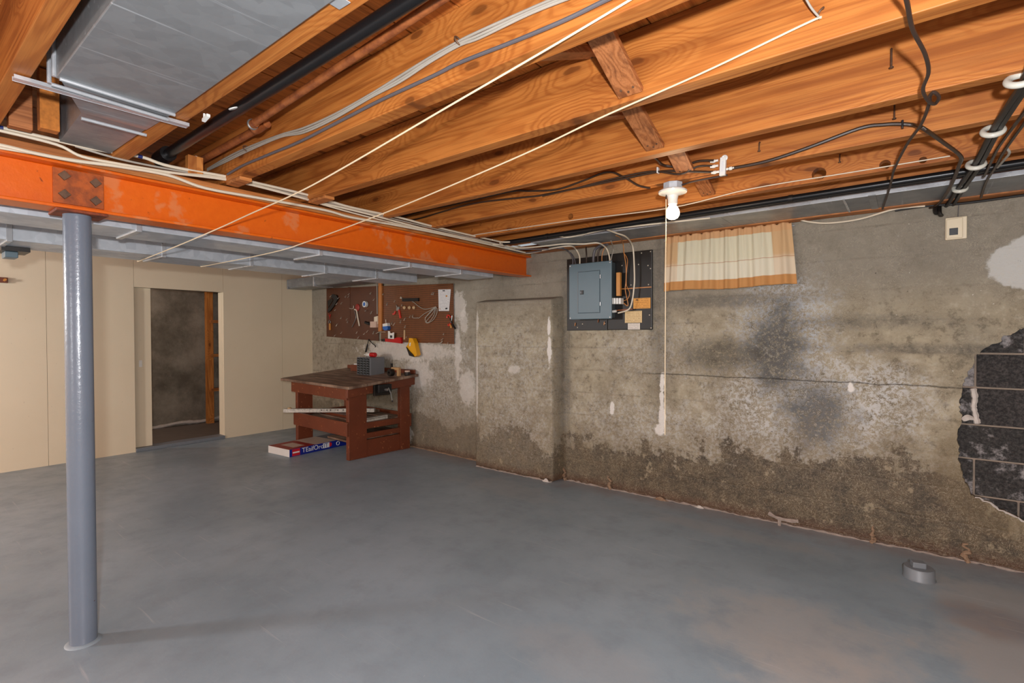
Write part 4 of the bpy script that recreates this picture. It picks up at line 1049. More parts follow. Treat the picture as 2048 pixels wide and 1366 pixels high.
MB().box(lx - 0.010, lx + 0.004, 4.002, 4.006, lz - 0.010, lz + 0.010).build('latch_slide', 'grey_plastic', pd)
for z in (dt - 0.055, db + 0.075):
    MB().cyl((dr + 0.008, 4.013, z - 0.016), (dr + 0.008, 4.013, z + 0.016), 0.005, 10).build('hinge', 'bright_metal', pn)
for x in (-2.448, -2.044):
    for z in (1.549, 2.029):
        MB().lathe([(0, -0.004), (0.006, -0.003), (0.008, 0.0)], (x, 4.018, z), 12, (0, 1, 0)).build('screw', 'bright_metal', pn)
p = P(1237, 545, 1, 4.06); q = P(1237, 592, 1, 4.06)
MB().box(p.x - 0.018, p.x + 0.018, 4.05, 4.085, q.z, p.z).build('wood_strip', 'orange_handle', pn, bevel=0.003)
for i in range(4):
    p = P(1224 + 5.3 * i, 596, 1, 4.045); q = P(1224 + 5.3 * i, 608, 1, 4.045)
    MB().box(p.x - 0.009, p.x + 0.009, 4.04, 4.10, q.z, p.z).build('breaker_switch', 'white_plastic', pn, bevel=0.002)
for px in (1145.5, 1151, 1159.5, 1187, 1196, 1204, 1220, 1222):
    p = P(px, 525, 1, 4.07)
    MB().lathe([(0.010, 0.0), (0.012, 0.006), (0.012, 0.014), (0.009, 0.018)], (p.x, 4.07, 2.036), 10).build('clamp', 'tool_steel', pn)
MB().cyl((-2.045, 4.07, 1.60), (-2.01, 4.07, 1.602), 0.012, 10).build('side_clamp', 'white_plastic', pn)
for (x0, x1, y0, y1, m_, nm, lab) in ((1267, 1301, 596, 617, 'placard_orange', 'placard', 'orange printed notice on the black board'), (1250, 1284, 622, 645.5, 'placard_tan', 'placard', 'tan printed notice below the orange one on the black board'), (1256, 1280, 646.5, 659, 'placard_white', 'placard', 'small white printed label at the bottom of the black board')):
    a = P(x0, (y0 + y1) / 2, 1, 4.124); b = P(x1, (y0 + y1) / 2, 1, 4.124); t0 = P((x0 + x1) / 2, y0, 1, 4.124).z; b0 = P((x0 + x1) / 2, y1, 1, 4.124).z
    tag(MB().box(a.x, b.x, 4.1215, 4.1255, b0, t0).build(nm, m_), lab, 'notice')
    if m_ == 'placard_orange':
        pl_ = COL.objects['placard']
        k_ = P(1274, 600, 1, 4.121); MB().prism([(-0.014, -0.004), (0.0, 0.008), (0.014, -0.004)], (k_.x, 4.1212, k_.z), (1, 0, 0), (0, 0, 1), (0, -1, 0), 0.0006).build('printed_mark', 'rust_bolt', pl_)

# ------------------------------------------------------------------ curtain over the little window
def curtain():
    import bmesh
    nx, nz = 150, 30
    xl0, xr0, xl1, xr1 = -1.582, -0.655, -1.592, -0.615
    zt, zb = 2.205, 1.752
    vs = []; uv = []
    for j in range(nz + 1):
        v = j / nz
        for i in range(nx + 1):
            u = i / nx
            s_ = 1 - v                      # 0 at the bottom
            x = (xl1 + (xl0 - xl1) * v) + u * ((xr1 + (xr0 - xr1) * v) - (xl1 + (xl0 - xl1) * v))
            z = zb + (zt - zb) * v + 0.006 * math.sin(u * 9) * s_ + (0.010 * math.sin(u * 75) + 0.004 * math.sin(u * 131)) * max(0, v - 0.93) / 0.07
            ph = u * 2 * math.pi * 7.3 + 0.9 * math.sin(u * 11) + 0.5 * s_
            fine = math.sin(u * 2 * math.pi * 27 + 2 * math.sin(u * 9)) * 0.006 * max(0, v - 0.45)
            y = 4.098 + 0.016 * math.sin(ph) * (0.45 + 0.55 * s_) + 0.006 * math.sin(ph * 2.3 + 1) + fine - 0.012 * s_
            vs.append((x, y, z)); uv.append((u, v))
    fs = [(j * (nx + 1) + i, j * (nx + 1) + i + 1, (j + 1) * (nx + 1) + i + 1, (j + 1) * (nx + 1) + i) for j in range(nz) for i in range(nx)]
    t_ = thing('window_curtain', (-1.1, 4.1, 1.75), 'short cream curtain with tan borders covering the small high window', 'curtain')
    me = bpy.data.meshes.new('cloth')
    me.from_pydata([Vector(q) - Vector(t_['_w']) for q in vs], [], fs)
    l = me.uv_layers.new(name='UVMap')
    for lp_ in me.loops: l.data[lp_.index].uv = uv[lp_.vertex_index]
    me.polygons.foreach_set('use_smooth', [True] * len(fs))
    me.materials.append(MATS['curtain_cloth'])
    o = bpy.data.objects.new('cloth', me); COL.objects.link(o); o.parent = t_; o['_w'] = t_['_w']
    sd = o.modifiers.new('thick', 'SOLIDIFY'); sd.thickness = 0.0015
    MB().tube([(-1.60, 4.13, 2.178), (-0.64, 4.13, 2.178)], 0.005, 8).build('rod', 'bright_metal', t_)
curtain()

# ------------------------------------------------------------------ thermostat
th_ = thing('thermostat', (0.236, 4.13, 1.98), 'small cream plastic thermostat box high on the concrete wall', 'thermostat')
MB().box(0.186, 0.286, 4.122, 4.1495, 1.975, 2.11).build('back_plate', 'cream_plastic', th_, bevel=0.004)
mb = MB(); mb.quad8([(0.190, 4.112, 1.982), (0.266, 4.108, 1.980), (0.266, 4.125, 1.980), (0.190, 4.125, 1.982), (0.190, 4.116, 2.100), (0.266, 4.112, 2.104), (0.266, 4.125, 2.104), (0.190, 4.125, 2.100)])
mb.build('cover', 'cream_plastic', th_, bevel=0.004)
MB().box(0.204, 0.244, 4.107, 4.1135, 2.000, 2.042).build('display', 'dark_window', th_, bevel=0.001)
MB().tube([(0.245, 4.135, 2.108), (0.247, 4.138, 2.17), (0.25, 4.140, 2.20)], 0.002, 6).build('lead_wire', 'slate_cable', th_)

# ------------------------------------------------------------------ floor clean-out plug, rubble at the wall foot
cl = thing('cleanout_plug', (0.065, 3.70, 0), 'grey painted drain clean-out plug with square head on the floor', 'drain plug')
MB().lathe([(0.0, 0.0), (0.078, 0.0), (0.073, 0.006), (0.072, 0.058), (0.068, 0.063), (0.0, 0.064)], (0.065, 3.70, 0), 32).build('cap', 'cleanout_paint', cl)
MB().obox((0.060, 3.695, 0.079), (0.030, 0.008, 0), (-0.008, 0.024, 0), (0, 0, 0.016)).build('square_head', 'cleanout_paint', cl, bevel=0.004)
def lump(c, s_, name, mat, lab, cat, grp=None):
    mb = MB(); n = 9
    prof = []
    vs = []; fs = []
    for j in range(5):
        v = j / 4
        for i in range(n):
            a_ = 2 * math.pi * i / n
            r = (1.0 - 0.85 * v) * random.uniform(0.55, 1.25)
            vs.append((c[0] + s_[0] * r * math.cos(a_), c[1] + s_[1] * r * math.sin(a_), c[2] + s_[2] * v + (random.uniform(-0.08, 0.08) * s_[2] if 0 < j else 0)))
    for j in range(4):
        for i in range(n):
            fs.append((j * n + i, j * n + (i + 1) % n, (j + 1) * n + (i + 1) % n, (j + 1) * n + i))
    fs.append(tuple(range(n))[::-1]); fs.append(tuple(range(4 * n, 5 * n)))
    return tag(mb.add(vs, fs).build(name, mat), lab, cat, grp)
def at_foot(px):
    lo, hi = 900.0, 1300.0
    for _ in range(30):
        m_ = (lo + hi) / 2
        if P(px, m_, 2, 0).y > 4.13: lo = m_
        else: hi = m_
    return P(px, hi, 2, 0)
for i, (px, sx_, sz_, m_) in enumerate(((1218, 0.03, 0.05, 'crumb'), (1322, 0.07, 0.04, 'crumb'), (1400, 0.05, 0.03, 'lime_crust'), (1745, 0.035, 0.055, 'crumb'), (1932, 0.025, 0.05, 'crumb'), (1128, 0.02, 0.06, 'crumb'), (1095, 0.05, 0.05, 'lime_crust'))):
    p = at_foot(px)
    yy = 4.125 if px > 1120 else 3.98
    x_ = p.x if px > 1120 else P(px, 962, 2, 0).x
    lab_ = ['tan plaster lump at the wall foot below the breaker panel', 'low crumbled plaster ridge at the wall foot below the curtain end', 'small white lime crust at the wall foot below the curtain', 'upright tan plaster clump at the wall foot by the dark stain', 'tan plaster run at the wall foot under the broken-out blocks', 'thin tan plaster run in the corner beside the pier', 'white lime crust at the foot of the pier'][i]
    if sz_ > 0.045 and m_ == 'crumb':
        nn = 14
        o = MB().tube([(x_ + random.uniform(-0.012, 0.012) + 0.01 * math.sin(q_ * 0.9), yy + 0.016 - 0.010 * (1 - q_ / nn), 0.11 * q_ / nn) for q_ in range(nn + 1)], [(0.020 - 0.012 * q_ / nn) * random.uniform(0.5, 1.2) for q_ in range(nn + 1)], 7).build('plaster_lump', m_)
        tag(o, lab_, 'rubble')
    else:
        lump((x_, yy, 0.0), (sx_, 0.016, sz_ * 0.6), 'plaster_lump', m_, lab_, 'rubble')
p = P(1565, 1031, 1, 4.10)
mb = MB().tube(smooth([(p.x - 0.09, 4.10, 0.075), (p.x - 0.03, 4.09, 0.055), (p.x + 0.05, 4.10, 0.05), (p.x + 0.10, 4.11, 0.055)]), [0.010 + 0.006 * random.random() for _ in range(19)], 6)
mb.tube([(p.x - 0.02, 4.10, 0.05), (p.x - 0.02, 4.10, 0.0)], 0.012, 6)
tag(mb.build('plaster_flake', 'crust_dull'), 'pale curled plaster flake hanging at the wall foot', 'rubble')
# crust where floor paint meets the wall
xs = [-2.58 + 0.03 * i for i in range(int((FX1 - 0.2 + 2.58) / 0.03))]
mb = MB().tube([(x, 4.142 - random.uniform(0, 0.012), random.uniform(0.0, 0.008)) for x in xs], [random.uniform(0.002, 0.011) for _ in xs], 6)
struct(mb.build('trim_1', 'crust_dull', origin=None))
xs = [-7.2 + 0.04 * i for i in range(89)]
mb = MB().tube([(x, WY(x) - random.uniform(0, 0.012), random.uniform(0.0, 0.006)) for x in xs], [random.uniform(0.004, 0.014) for _ in xs], 6)
struct(mb.build('trim_2', 'crumb', origin=None))
mb = MB().tube([(-3.6 + 0.03 * i, 4.0 - random.uniform(0, 0.008), random.uniform(0, 0.006)) for i in range(33)], [random.uniform(0.004, 0.012) for _ in range(33)], 6)
struct(mb.build('trim_3', 'crust_dull', origin=None))

# ------------------------------------------------------------------ workbench
BO = Vector((-4.88, 3.31, 0)); BR = -0.05
wbn = thing('workbench', BO, 'red-brown painted wooden workbench with a worn top in the far corner', 'workbench', rz=BR)
def bl_(name, mat, bev, *boxes, parent=None, tilt=False):
    mb = MB()
    for b_ in boxes: mb.box(*b_)
    if tilt: mb.map(lambda q: (q[0], q[1], q[2] + 0.085 * max(0.0, q[1] + 0.05) / 0.95 + 0.012 * (-q[0]) / 1.8))
    return mb.build(name, mat, parent or wbn, local=True, bevel=bev)
for i, (ya, yb) in enumerate(((-0.06, 0.18), (0.184, 0.43), (0.434, 0.68), (0.684, 0.90))):
    bl_('top_plank', 'bench_top', 0.006, (-1.52, 0.10, ya, yb, 0.803, 0.835), tilt=True)
for xa, xb, ya, yb, h_ in ((-0.06, 0, 0, 0.23, 0.80), (-0.06, 0, 0.70, 0.84, 0.855), (-1.24, -1.18, 0, 0.2, 0.81), (-1.24, -1.18, 0.68, 0.84, 0.86)):
    bl_('leg', 'bench_paint', 0.004, (xa, xb, ya, yb, 0, h_))
bl_('front_apron', 'bench_paint', 0.004, (-1.29, 0.0, -0.03, -0.001, 0.675, 0.80), tilt=True)
bl_('side_apron', 'bench_paint', 0.004, (0.001, 0.028, -0.03, 0.90, 0.70, 0.802), tilt=True)
bl_('back_apron', 'bench_paint', 0.004, (-1.29, 0.0, 0.841, 0.865, 0.675, 0.80), tilt=True)
bl_('front_stretcher', 'bench_paint', 0.004, (-1.24, -0.001, -0.028, -0.001, 0.27, 0.43))
bl_('back_stretcher', 'bench_paint', 0.004, (-1.24, 0.0, 0.841, 0.865, 0.27, 0.43))
bl_('side_rail', 'bench_paint', 0.003, (-0.035, -0.005, 0.231, 0.699, 0.325, 0.395))
bl_('side_rail', 'bench_paint', 0.003, (-0.035, -0.005, 0.231, 0.699, 0.215, 0.275))
bl_('kick_board', 'bench_paint', 0.003, (-0.04, -0.012, 0.231, 0.699, 0.0, 0.195))
bl_('side_rail', 'bench_paint', 0.003, (-1.22, -1.19, 0.201, 0.679, 0.27, 0.43))
for i in range(4):
    bl_('shelf_board', 'bench_top', 0.003, (-1.175, -0.065, 0.02 + 0.2 * i, 0.205 + 0.2 * i, 0.37 + 0.004 * (i % 2), 0.392 + 0.004 * (i % 2)))
bl_('lower_shelf', 'bench_top', 0.003, (-0.50, -0.066, 0.02, 0.82, 0.19, 0.212))
# red back rail pieces
bl_('back_rail', 'bench_paint', 0.003, (-1.45, 0.06, 0.862, 0.885, 0.838, 0.885), tilt=True)
def top_z(x, y): return 0.836 + 0.085 * max(0.0, y + 0.05) / 0.95 + 0.012 * (-x) / 1.8
def W(x, y, z):
    c_, s_ = math.cos(BR), math.sin(BR)
    return Vector((BO.x + c_ * x - s_ * y, BO.y + s_ * x + c_ * y, z))
def onbench(name, x, y, z, lab, cat, rz=BR):
    return thing(name, W(x, y, z), lab, cat, rz=rz)
# vise on the near end
vz = onbench('bench_vise', 0.03, 0.40, 0.70, 'small black bench vise with a steel handle on the workbench edge', 'vise')
MB().box(0.001, 0.035, -0.11, 0.11, 0.0, 0.125).build('jaw_plate', 'dark_steel', vz, local=True, bevel=0.004)
MB().box(0.05, 0.09, -0.09, 0.09, 0.035, 0.13).build('moving_jaw', 'black_plastic', vz, local=True, bevel=0.006)
MB().cyl((0.0, 0.0, 0.07), (0.13, 0.0, 0.07), 0.014, 12).build('screw', 'tool_steel', vz, local=True)
MB().tube([(0.12, 0.02, 0.09), (0.13, 0.045, 0.03), (0.135, 0.06, -0.06)], 0.006, 8).build('handle', 'tool_steel', vz, local=True)
MB().lathe([(0, -0.012), (0.010, -0.006), (0.010, 0.006), (0, 0.012)], (0.135, 0.061, -0.066), 10).build('handle_knob', 'black_plastic', vz, local=True)
# parts organizer
ox, oy = -0.42, 0.55
og = onbench('parts_organizer', ox, oy, top_z(ox, oy) + 0.001, 'grey plastic parts organizer with rows of tiny drawers on the workbench', 'organizer')
GW, GD, GH = 0.29, 0.22, 0.225
MB().box(-GW, 0, 0.012, GD, 0, GH).build('case', 'grey_plastic', og, local=True, bevel=0.006)
for f_ in range(5):
    MB().box(-GW + 0.004 + f_ * (GW - 0.012) / 4, -GW + 0.008 + f_ * (GW - 0.012) / 4, 0.0, 0.013, 0.003, GH - 0.003).build('divider', 'grey_plastic', og, local=True)
rows = 7
for r_ in range(rows):
    for c_ in range(4):
        x0 = -GW + 0.010 + c_ * (GW - 0.012) / 4; x1 = x0 + (GW - 0.012) / 4 - 0.006
        z0 = 0.008 + r_ * (GH - 0.014) / rows; z1 = z0 + (GH - 0.014) / rows - 0.005
        d_ = MB().box(x0, x1, 0.0015, 0.012, z0, z1).build('drawer', 'drawer_plastic', og, local=True)
        MB().box((x0 + x1) / 2 - 0.012, (x0 + x1) / 2 + 0.012, -0.008, 0.0015, z0 + 0.003, z0 + 0.009).build('pull', 'grey_plastic', d_, local=True)
rt = onbench('glue_bottle', ox - 0.15, oy + 0.10, top_z(ox, oy) + GH + 0.002, 'red and white plastic bottle lying on the parts organizer', 'bottle')
MB().lathe([(0.0, -0.12), (0.008, -0.12), (0.012, -0.07), (0.028, -0.05), (0.028, 0.03), (0.0, 0.03)], (0, 0, 0.028), 16, (1, 0, 0.0)).build('body', 'white_plastic', rt, local=True)
MB().lathe([(0.0, 0.03), (0.029, 0.03), (0.029, 0.12), (0.024, 0.125), (0.0, 0.125)], (0, 0, 0.0295), 16, (1, 0, 0)).build('cap', 'red_plastic', rt, local=True)
# odd blocks on the top
p = (-0.97, 0.74)
o = onbench('wood_block', p[0], p[1], top_z(*p) + 0.001, 'red-brown wooden block with white scraps on it behind the organizer', 'block')
MB().box(-0.13, 0.14, -0.04, 0.04, 0, 0.085).build('body', 'bench_paint', o, local=True, bevel=0.004)
for q_ in (-0.05, 0.06): MB().obox((q_, 0, 0.093), (0.03, 0.004, 0), (-0.004, 0.02, 0), (0, 0, 0.0075)).build('white_scrap', 'white_plastic', o, local=True, bevel=0.003)
p = (-0.04, 0.66)
o = onbench('router_plane', p[0], p[1], top_z(*p) + 0.001, 'tan wooden clamp block with a dark round roll before it', 'tool')
MB().box(-0.09, 0.06, 0.0, 0.035, 0.07, 0.105).build('top_bar', 'tan_wood', o, local=True, bevel=0.004)
MB().box(0.02, 0.06, 0.0, 0.035, 0.0, 0.071).build('side_bar', 'tan_wood', o, local=True, bevel=0.004)
MB().box(-0.11, -0.092, 0.005, 0.03, 0.0, 0.15).build('spike', 'dark_steel', o, local=True, bevel=0.002)
MB().lathe([(0.014, -0.03), (0.040, -0.03), (0.043, -0.025), (0.043, 0.025), (0.040, 0.03), (0.014, 0.03)], (-0.045, -0.035, 0.0435), 20, (0, 1, 0)).build('roll', 'dark_steel', o, local=True)
p = (0.06, 0.76)
o = onbench('round_tin', p[0], p[1], top_z(*p) + 0.001, 'small round tin at the end of the workbench', 'tin')
MB().lathe([(0, 0), (0.035, 0), (0.036, 0.004), (0.036, 0.04), (0.0, 0.041)], (0, 0, 0), 20).build('can', 'dark_steel', o, local=True)
MB().lathe([(0.0, 0.0405), (0.032, 0.041), (0.030, 0.058), (0.0, 0.06)], (0, 0, 0), 20).build('lid', 'carton_pink', o, local=True)
# boards on the shelf
def loose(name, mat, a, b, wd, tk, lab, cat='board'):
    return tag(MB().bar(W(*a), W(*b), wd, tk).build(name, mat, bevel=0.002), lab, cat)
lb = loose('drilled_board', 'pale_board', (-1.27, -0.13, 0.456), (-0.42, 0.62, 0.456), 0.06, 0.045, 'long pale drilled board lying across the bench stretcher')
for f_ in (0.42, 0.48, 0.52, 0.60, 0.66):
    q = W(-1.27, -0.13, 0.456).lerp(W(-0.42, 0.62, 0.456), f_)
    MB().lathe([(0, -0.001), (0.007, -0.001), (0.008, 0.0)], q + Vector((0.0187, -0.0236, 0.006)), 10, (-0.62, 0.78, 0)).build('drilled_hole', 'black_plastic', lb)
q = W(-1.22, -0.086, 0.4785)
MB().lathe([(0, 0.0), (0.024, 0.0), (0.026, 0.008), (0.016, 0.016), (0, 0.017)], q, 14).build('knob', 'knob_wood', lb)
loose('white_strip', 'pale_board', (-0.10, 0.24, 0.418), (-0.14, 0.60, 0.418), 0.035, 0.022, 'upper pale moulding strip on the bench shelf')
loose('white_strip', 'pale_board', (-0.05, 0.235, 0.409), (-0.08, 0.56, 0.409), 0.03, 0.025, 'lower pale moulding strip near the side rail of the bench')
loose('scrap_board', 'bench_paint', (-1.10, 0.30, 0.412), (-0.45, 0.30, 0.412), 0.10, 0.03, 'red-brown scrap board lying on the bench shelf')
loose('scrap_board', 'bench_top', (-1.12, 0.70, 0.41), (-0.60, 0.76, 0.41), 0.12, 0.025, 'grey worn scrap board at the back of the bench shelf')

# ------------------------------------------------------------------ flooring carton half under the bench
ct = thing('flooring_carton', (-5.57, 2.99, 0), 'flat blue and red carton lying on the floor half under the workbench', 'carton', rz=0.07)
MB().box(-0.43, 0.0, 0.0, 1.10, 0.001, 0.085).build('box', 'box_white', ct, local=True, bevel=0.002)
MB().box(-0.430, 0.001, 0.003, 0.34, 0.0852, 0.0862).build('lid_red', 'box_red', ct, local=True)
MB().box(-0.430, 0.001, 0.34, 0.64, 0.0852, 0.0862).build('lid_photo', 'box_tan', ct, local=True)
MB().box(-0.430, 0.001, 0.64, 1.10, 0.0852, 0.0862).build('lid_plain', 'box_grey', ct, local=True)
MB().box(-0.33, -0.08, 0.10, 0.25, 0.0862, 0.0867).build('lid_print', 'box_tan', ct, local=True)
sd_ = MB().box(0.0005, 0.0015, 0.002, 1.10, 0.001, 0.086).build('side_label', 'box_blue', ct, local=True)
MB().box(0.0015, 0.0022, 0.035, 0.135, 0.006, 0.082).build('logo_patch', 'print_red', sd_, local=True)
MB().box(0.0022, 0.0027, 0.042, 0.128, 0.036, 0.052).build('logo_bar', 'print_white', sd_, local=True)
def text(s_, size, mat, parent, loc, rot, name, extr=0.0004):
    cu = bpy.data.curves.new(name, 'FONT'); cu.body = s_; cu.size = size; cu.extrude = extr; cu.resolution_u = 3
    to = bpy.data.objects.new(name + '_tmp', cu); COL.objects.link(to)
    dg = bpy.context.evaluated_depsgraph_get()
    me = bpy.data.meshes.new_from_object(to.evaluated_get(dg))
    bpy.data.objects.remove(to); me.name = name
    me.materials.clear(); me.materials.append(MATS[mat])
    o = bpy.data.objects.new(name, me); COL.objects.link(o); o.parent = parent; o.location = loc; o.rotation_euler = rot
    o['_w'] = parent['_w']
    return o
text('TEaifOro', 0.078, 'print_white', sd_, (0.0022, 0.16, 0.024), (math.pi / 2, 0, math.pi / 2), 'lettering')
MB().box(0.0015, 0.0022, 0.445, 0.535, 0.020, 0.080).build('letter_block', 'print_white', sd_, local=True)
text('IT', 0.070, 'box_blue', sd_, (0.0026, 0.455, 0.026), (math.pi / 2, 0, math.pi / 2), 'lettering')
MB().lathe([(0, 0.0), (0.026, 0.0), (0.026, 0.0006), (0, 0.0006)], (0.0014, 0.545, 0.05), 16, (1, 0, 0)).build('logo_dot', 'print_red', sd_, local=True)
MB().torus((0.0018, 0.66, 0.045), 0.022, 0.004, (1, 0, 0), 18, 5).build('round_mark', 'print_white', sd_, local=True)
MB().prism([(-0.03, 0.02), (0.03, 0.02), (0.015, -0.02), (-0.015, -0.02)], (0.0015, 0.84, 0.05), (0, 1, 0), (0, 0, 1), (1, 0, 0), 0.0006).build('label_patch', 'print_white', sd_, local=True)

# ------------------------------------------------------------------ pegboard and what hangs on it
def flat(pts, off, th, name, mat, parent=None):
    """plate whose outline is given at its place on the far wall, off from the wall, th thick"""
    q = [PW(a_, b_, off + th) for a_, b_ in pts]
    k = len(q)
    tr = tessellate_polygon([[Vector((p_.x, p_.z, 0)) for p_ in q]])
    mb = MB().add(q + [p_ + Vector((0, th, 0)) for p_ in q], [tuple(t_) for t_ in tr] + [tuple(i + k for i in t_[::-1]) for t_ in tr] + [(i, (i + 1) % k, (i + 1) % k + k, i + k) for i in range(k)])
    return mb.build(name, mat, parent)
def stick(pts, off, r, name, mat, parent=None, k=5, n=6):
    return MB().tube(smooth([PW(a_, b_, off) for a_, b_ in pts], k), r, n).build(name, mat, parent)
pg = thing('pegboard', PW(780, 685, 0.02), 'dark brown pegboard in two sheets on the wall over the workbench', 'pegboard')
flat([(653, 577), (757, 572), (757, 682), (653, 673)], 0.014, 0.006, 'smooth_sheet', 'pegboard_smooth', pg)
flat([(762, 572), (906, 567), (908, 688), (762, 683)], 0.014, 0.006, 'perforated_sheet', 'pegboard_holes', pg)
flat([(696, 574), (700, 574), (700, 640), (696, 640)], 0.0201, 0.003, 'cover_strip', 'pegboard_smooth', pg)
tag(flat([(756.5, 556), (763, 556), (763, 662), (756.5, 663)], 0.022, 0.02, 'wood_batten', 'batten_wood'), 'orange wooden batten fixed upright over the pegboard joint', 'batten')
tag(stick([(754, 560), (754.5, 628)], 0.03, 0.006, 'conduit', 'grey_cable'), 'thin grey conduit running down beside the wooden batten', 'conduit')
OFF = 0.0235
t_ = thing('wall_socket', PW(748, 655, OFF), 'pinkish socket box with a black plug at the foot of the conduit', 'socket')
flat([(740, 643), (752, 643), (752, 655), (740, 655)], OFF, 0.05, 'socket_box', 'carton_pink', t_)
flat([(748, 634), (755, 632), (755, 648), (752, 648), (752, 643), (748, 643)], OFF, 0.03, 'upper_box', 'white_cable', t_)
MB().cyl(PW(740, 648, OFF + 0.03), PW(731, 645, OFF + 0.03), 0.02, 10).build('plug', 'black_plastic', t_)
HOOKS = [(664, 591), (679, 595), (693, 592), (700, 587), (743, 585), (676, 606), (685, 605), (672, 619), (745, 623), (733, 620), (699, 592), (684, 634), (696, 637), (676, 648), (697, 642), (685, 664), (716, 663), (731, 666), (737, 661), (749, 663), (672, 670), (719, 673), (768, 587), (776, 606), (791, 601), (805, 609), (822, 631), (827, 630), (812, 636), (803, 641), (812, 651), (785, 645), (791, 646), (866, 585), (869, 585), (887, 677), (889, 666), (815, 672), (897, 685), (750, 598)]
hook0 = None
for px, py in HOOKS:
    p = PW(px, py, 0.02)
    if hook0 is None:
        s_ = 1.0
        hook0 = MB().tube(smooth([(0, 0.002, 0.0), (0, -0.012, 0.0), (0.004, -0.020, -0.012), (0.006, -0.024, -0.034), (0.007, -0.032, -0.036), (0.008, -0.036, -0.026)], 4), 0.0042, 6).build('peg_hook', 'hook_metal', None, origin=None)
        o = hook0
    else:
        o = hook0.copy(); COL.objects.link(o)
    o.location = p; sc_ = random.uniform(0.6, 1.0); o.scale = (sc_, 1, sc_); o.rotation_euler = (0, random.uniform(-0.6, 0.6), 0)
    tag(o, 'small bare metal peg hook on the smooth pegboard sheet' if px < 757 else 'small bare metal peg hook on the perforated pegboard sheet', 'hook', 'bare hooks on the smooth sheet' if px < 757 else 'bare hooks on the perforated sheet')
# big black tool in the corner
t_ = thing('hand_saw', PW(665, 620, OFF), 'black handled saw hanging in the upper corner of the pegboard', 'saw')
flat([(664, 588), (672, 590), (676, 597), (668, 611), (660, 622), (655, 625), (655, 619), (662, 610), (668, 599), (662, 594)], OFF, 0.02, 'handle', 'black_plastic', t_)
flat([(655, 602), (663, 596), (666, 600), (656, 616)], OFF, 0.006, 'blade', 'dark_steel', t_)
t_ = thing('ring_scraper', PW(659, 658, OFF), 'ring-headed tool with an orange handle at the pegboard side', 'tool')
MB().torus(PW(659, 644, OFF + 0.006), 0.026, 0.005, (0, 1, 0), 18, 6).build('ring', 'tool_steel', t_)
flat([(657.8, 647), (660.4, 647), (660.6, 660), (658, 660)], OFF, 0.012, 'handle', 'orange_handle', t_)
tag(stick([(657, 627), (659, 633), (661, 628), (659, 638)], OFF + 0.004, 0.004, 'string_loop', 'red_plastic'), 'small red string loop above the ring-headed tool', 'string')
t_ = thing('caliper', PW(712, 650, OFF), 'pale metal caliper with two long legs hanging on the pegboard', 'caliper')
stick([(699, 616.5), (703, 617.5), (707, 616.5), (707, 611.5)], OFF + 0.006, 0.006, 'head', 'hook_metal', t_)
stick([(709, 619), (713, 621), (715, 632), (719, 652)], OFF + 0.008, 0.010, 'leg', 'white_cable', t_)
stick([(709, 622), (712, 634), (709, 644), (704, 654)], OFF + 0.006, 0.006, 'leg', 'tool_steel', t_)
tag(MB().lathe([(0, -0.008), (0.045, -0.008), (0.05, -0.004), (0.05, 0.0), (0, 0.0)], PW(715, 615, OFF + 0.001), 20, (0, 1, 0)).build('sanding_disc', 'box_red'), 'round reddish disc hanging behind the caliper head', 'disc')
t_ = thing('tape_roll', PW(733, 615, OFF), 'white and blue roll of tape on the smooth pegboard sheet', 'tape')
MB().lathe([(0.028, -0.035), (0.042, -0.035), (0.042, 0.0), (0.0, 0.0)], PW(732.5, 608.5, OFF + 0.001), 20, (0, 1, 0)).build('roll', 'white_plastic', t_)
MB().lathe([(0.0, -0.030), (0.0275, -0.032), (0.0275, -0.002)], PW(732.5, 608.5, OFF + 0.001), 18, (0, 1, 0)).build('core', 'blue_plastic', t_)
t_ = thing('tape_measure', PW(770, 660, OFF), 'blue tape measure with a white label beside the batten', 'tape measure')
flat([(765, 653), (774, 652), (776, 656), (774, 660), (769, 661), (765.5, 658)], OFF, 0.045, 'case', 'blue_plastic', t_)
flat([(765, 648), (774, 646), (775, 652), (765.5, 653)], OFF, 0.046, 'label', 'white_plastic', t_)
stick([(772, 646), (771.5, 639)], OFF + 0.01, 0.005, 'hanger', 'hook_metal', t_)
t_ = thing('spirit_level', PW(785, 687, OFF), 'red spirit level hung along the pegboard bottom edge', 'level')
flat([(770, 677), (784, 678.5), (794, 675), (801, 675), (802, 687), (770, 683)], OFF, 0.03, 'body', 'red_plastic', t_)
flat([(762, 678), (770, 677.5), (770, 683), (763, 682)], OFF, 0.025, 'end_cap', 'dark_steel', t_)
flat([(776, 662), (779.5, 662.5), (780, 666), (784.5, 666.5), (785, 665), (788, 665), (787.5, 678), (776, 677)], OFF + 0.031, 0.004, 'white_card', 'white_plastic', t_)
flat([(780, 670.5), (784.5, 671), (784.3, 676), (780, 675.6)], OFF + 0.0355, 0.001, 'card_print', 'dark_window', t_)
tag(flat([(807.5, 660), (809.8, 660), (809.6, 679), (807.3, 679)], OFF, 0.008, 'wood_stick', 'knob_wood'), 'short pale stick hanging upright below the pliers', 'stick')
t_ = thing('pliers', PW(795, 635, OFF), 'pliers with red handles open on the perforated sheet', 'pliers')
flat([(792, 609), (794, 612), (795.5, 615), (797, 613), (798.5, 614), (798, 619), (795, 622), (792.5, 620), (793, 615)], OFF, 0.010, 'jaws', 'tool_steel', t_)
flat([(796, 619), (798.5, 619.5), (801.5, 636), (799, 637)], OFF, 0.012, 'handle', 'red_handle', t_)
flat([(789.5, 622), (791, 623), (789, 629), (785.5, 630), (784, 627), (787, 627)], OFF, 0.012, 'handle', 'red_handle', t_)
t_ = thing('tool_rack', PW(820, 602, OFF), 'black magnetic rack bar on the perforated sheet', 'rack')
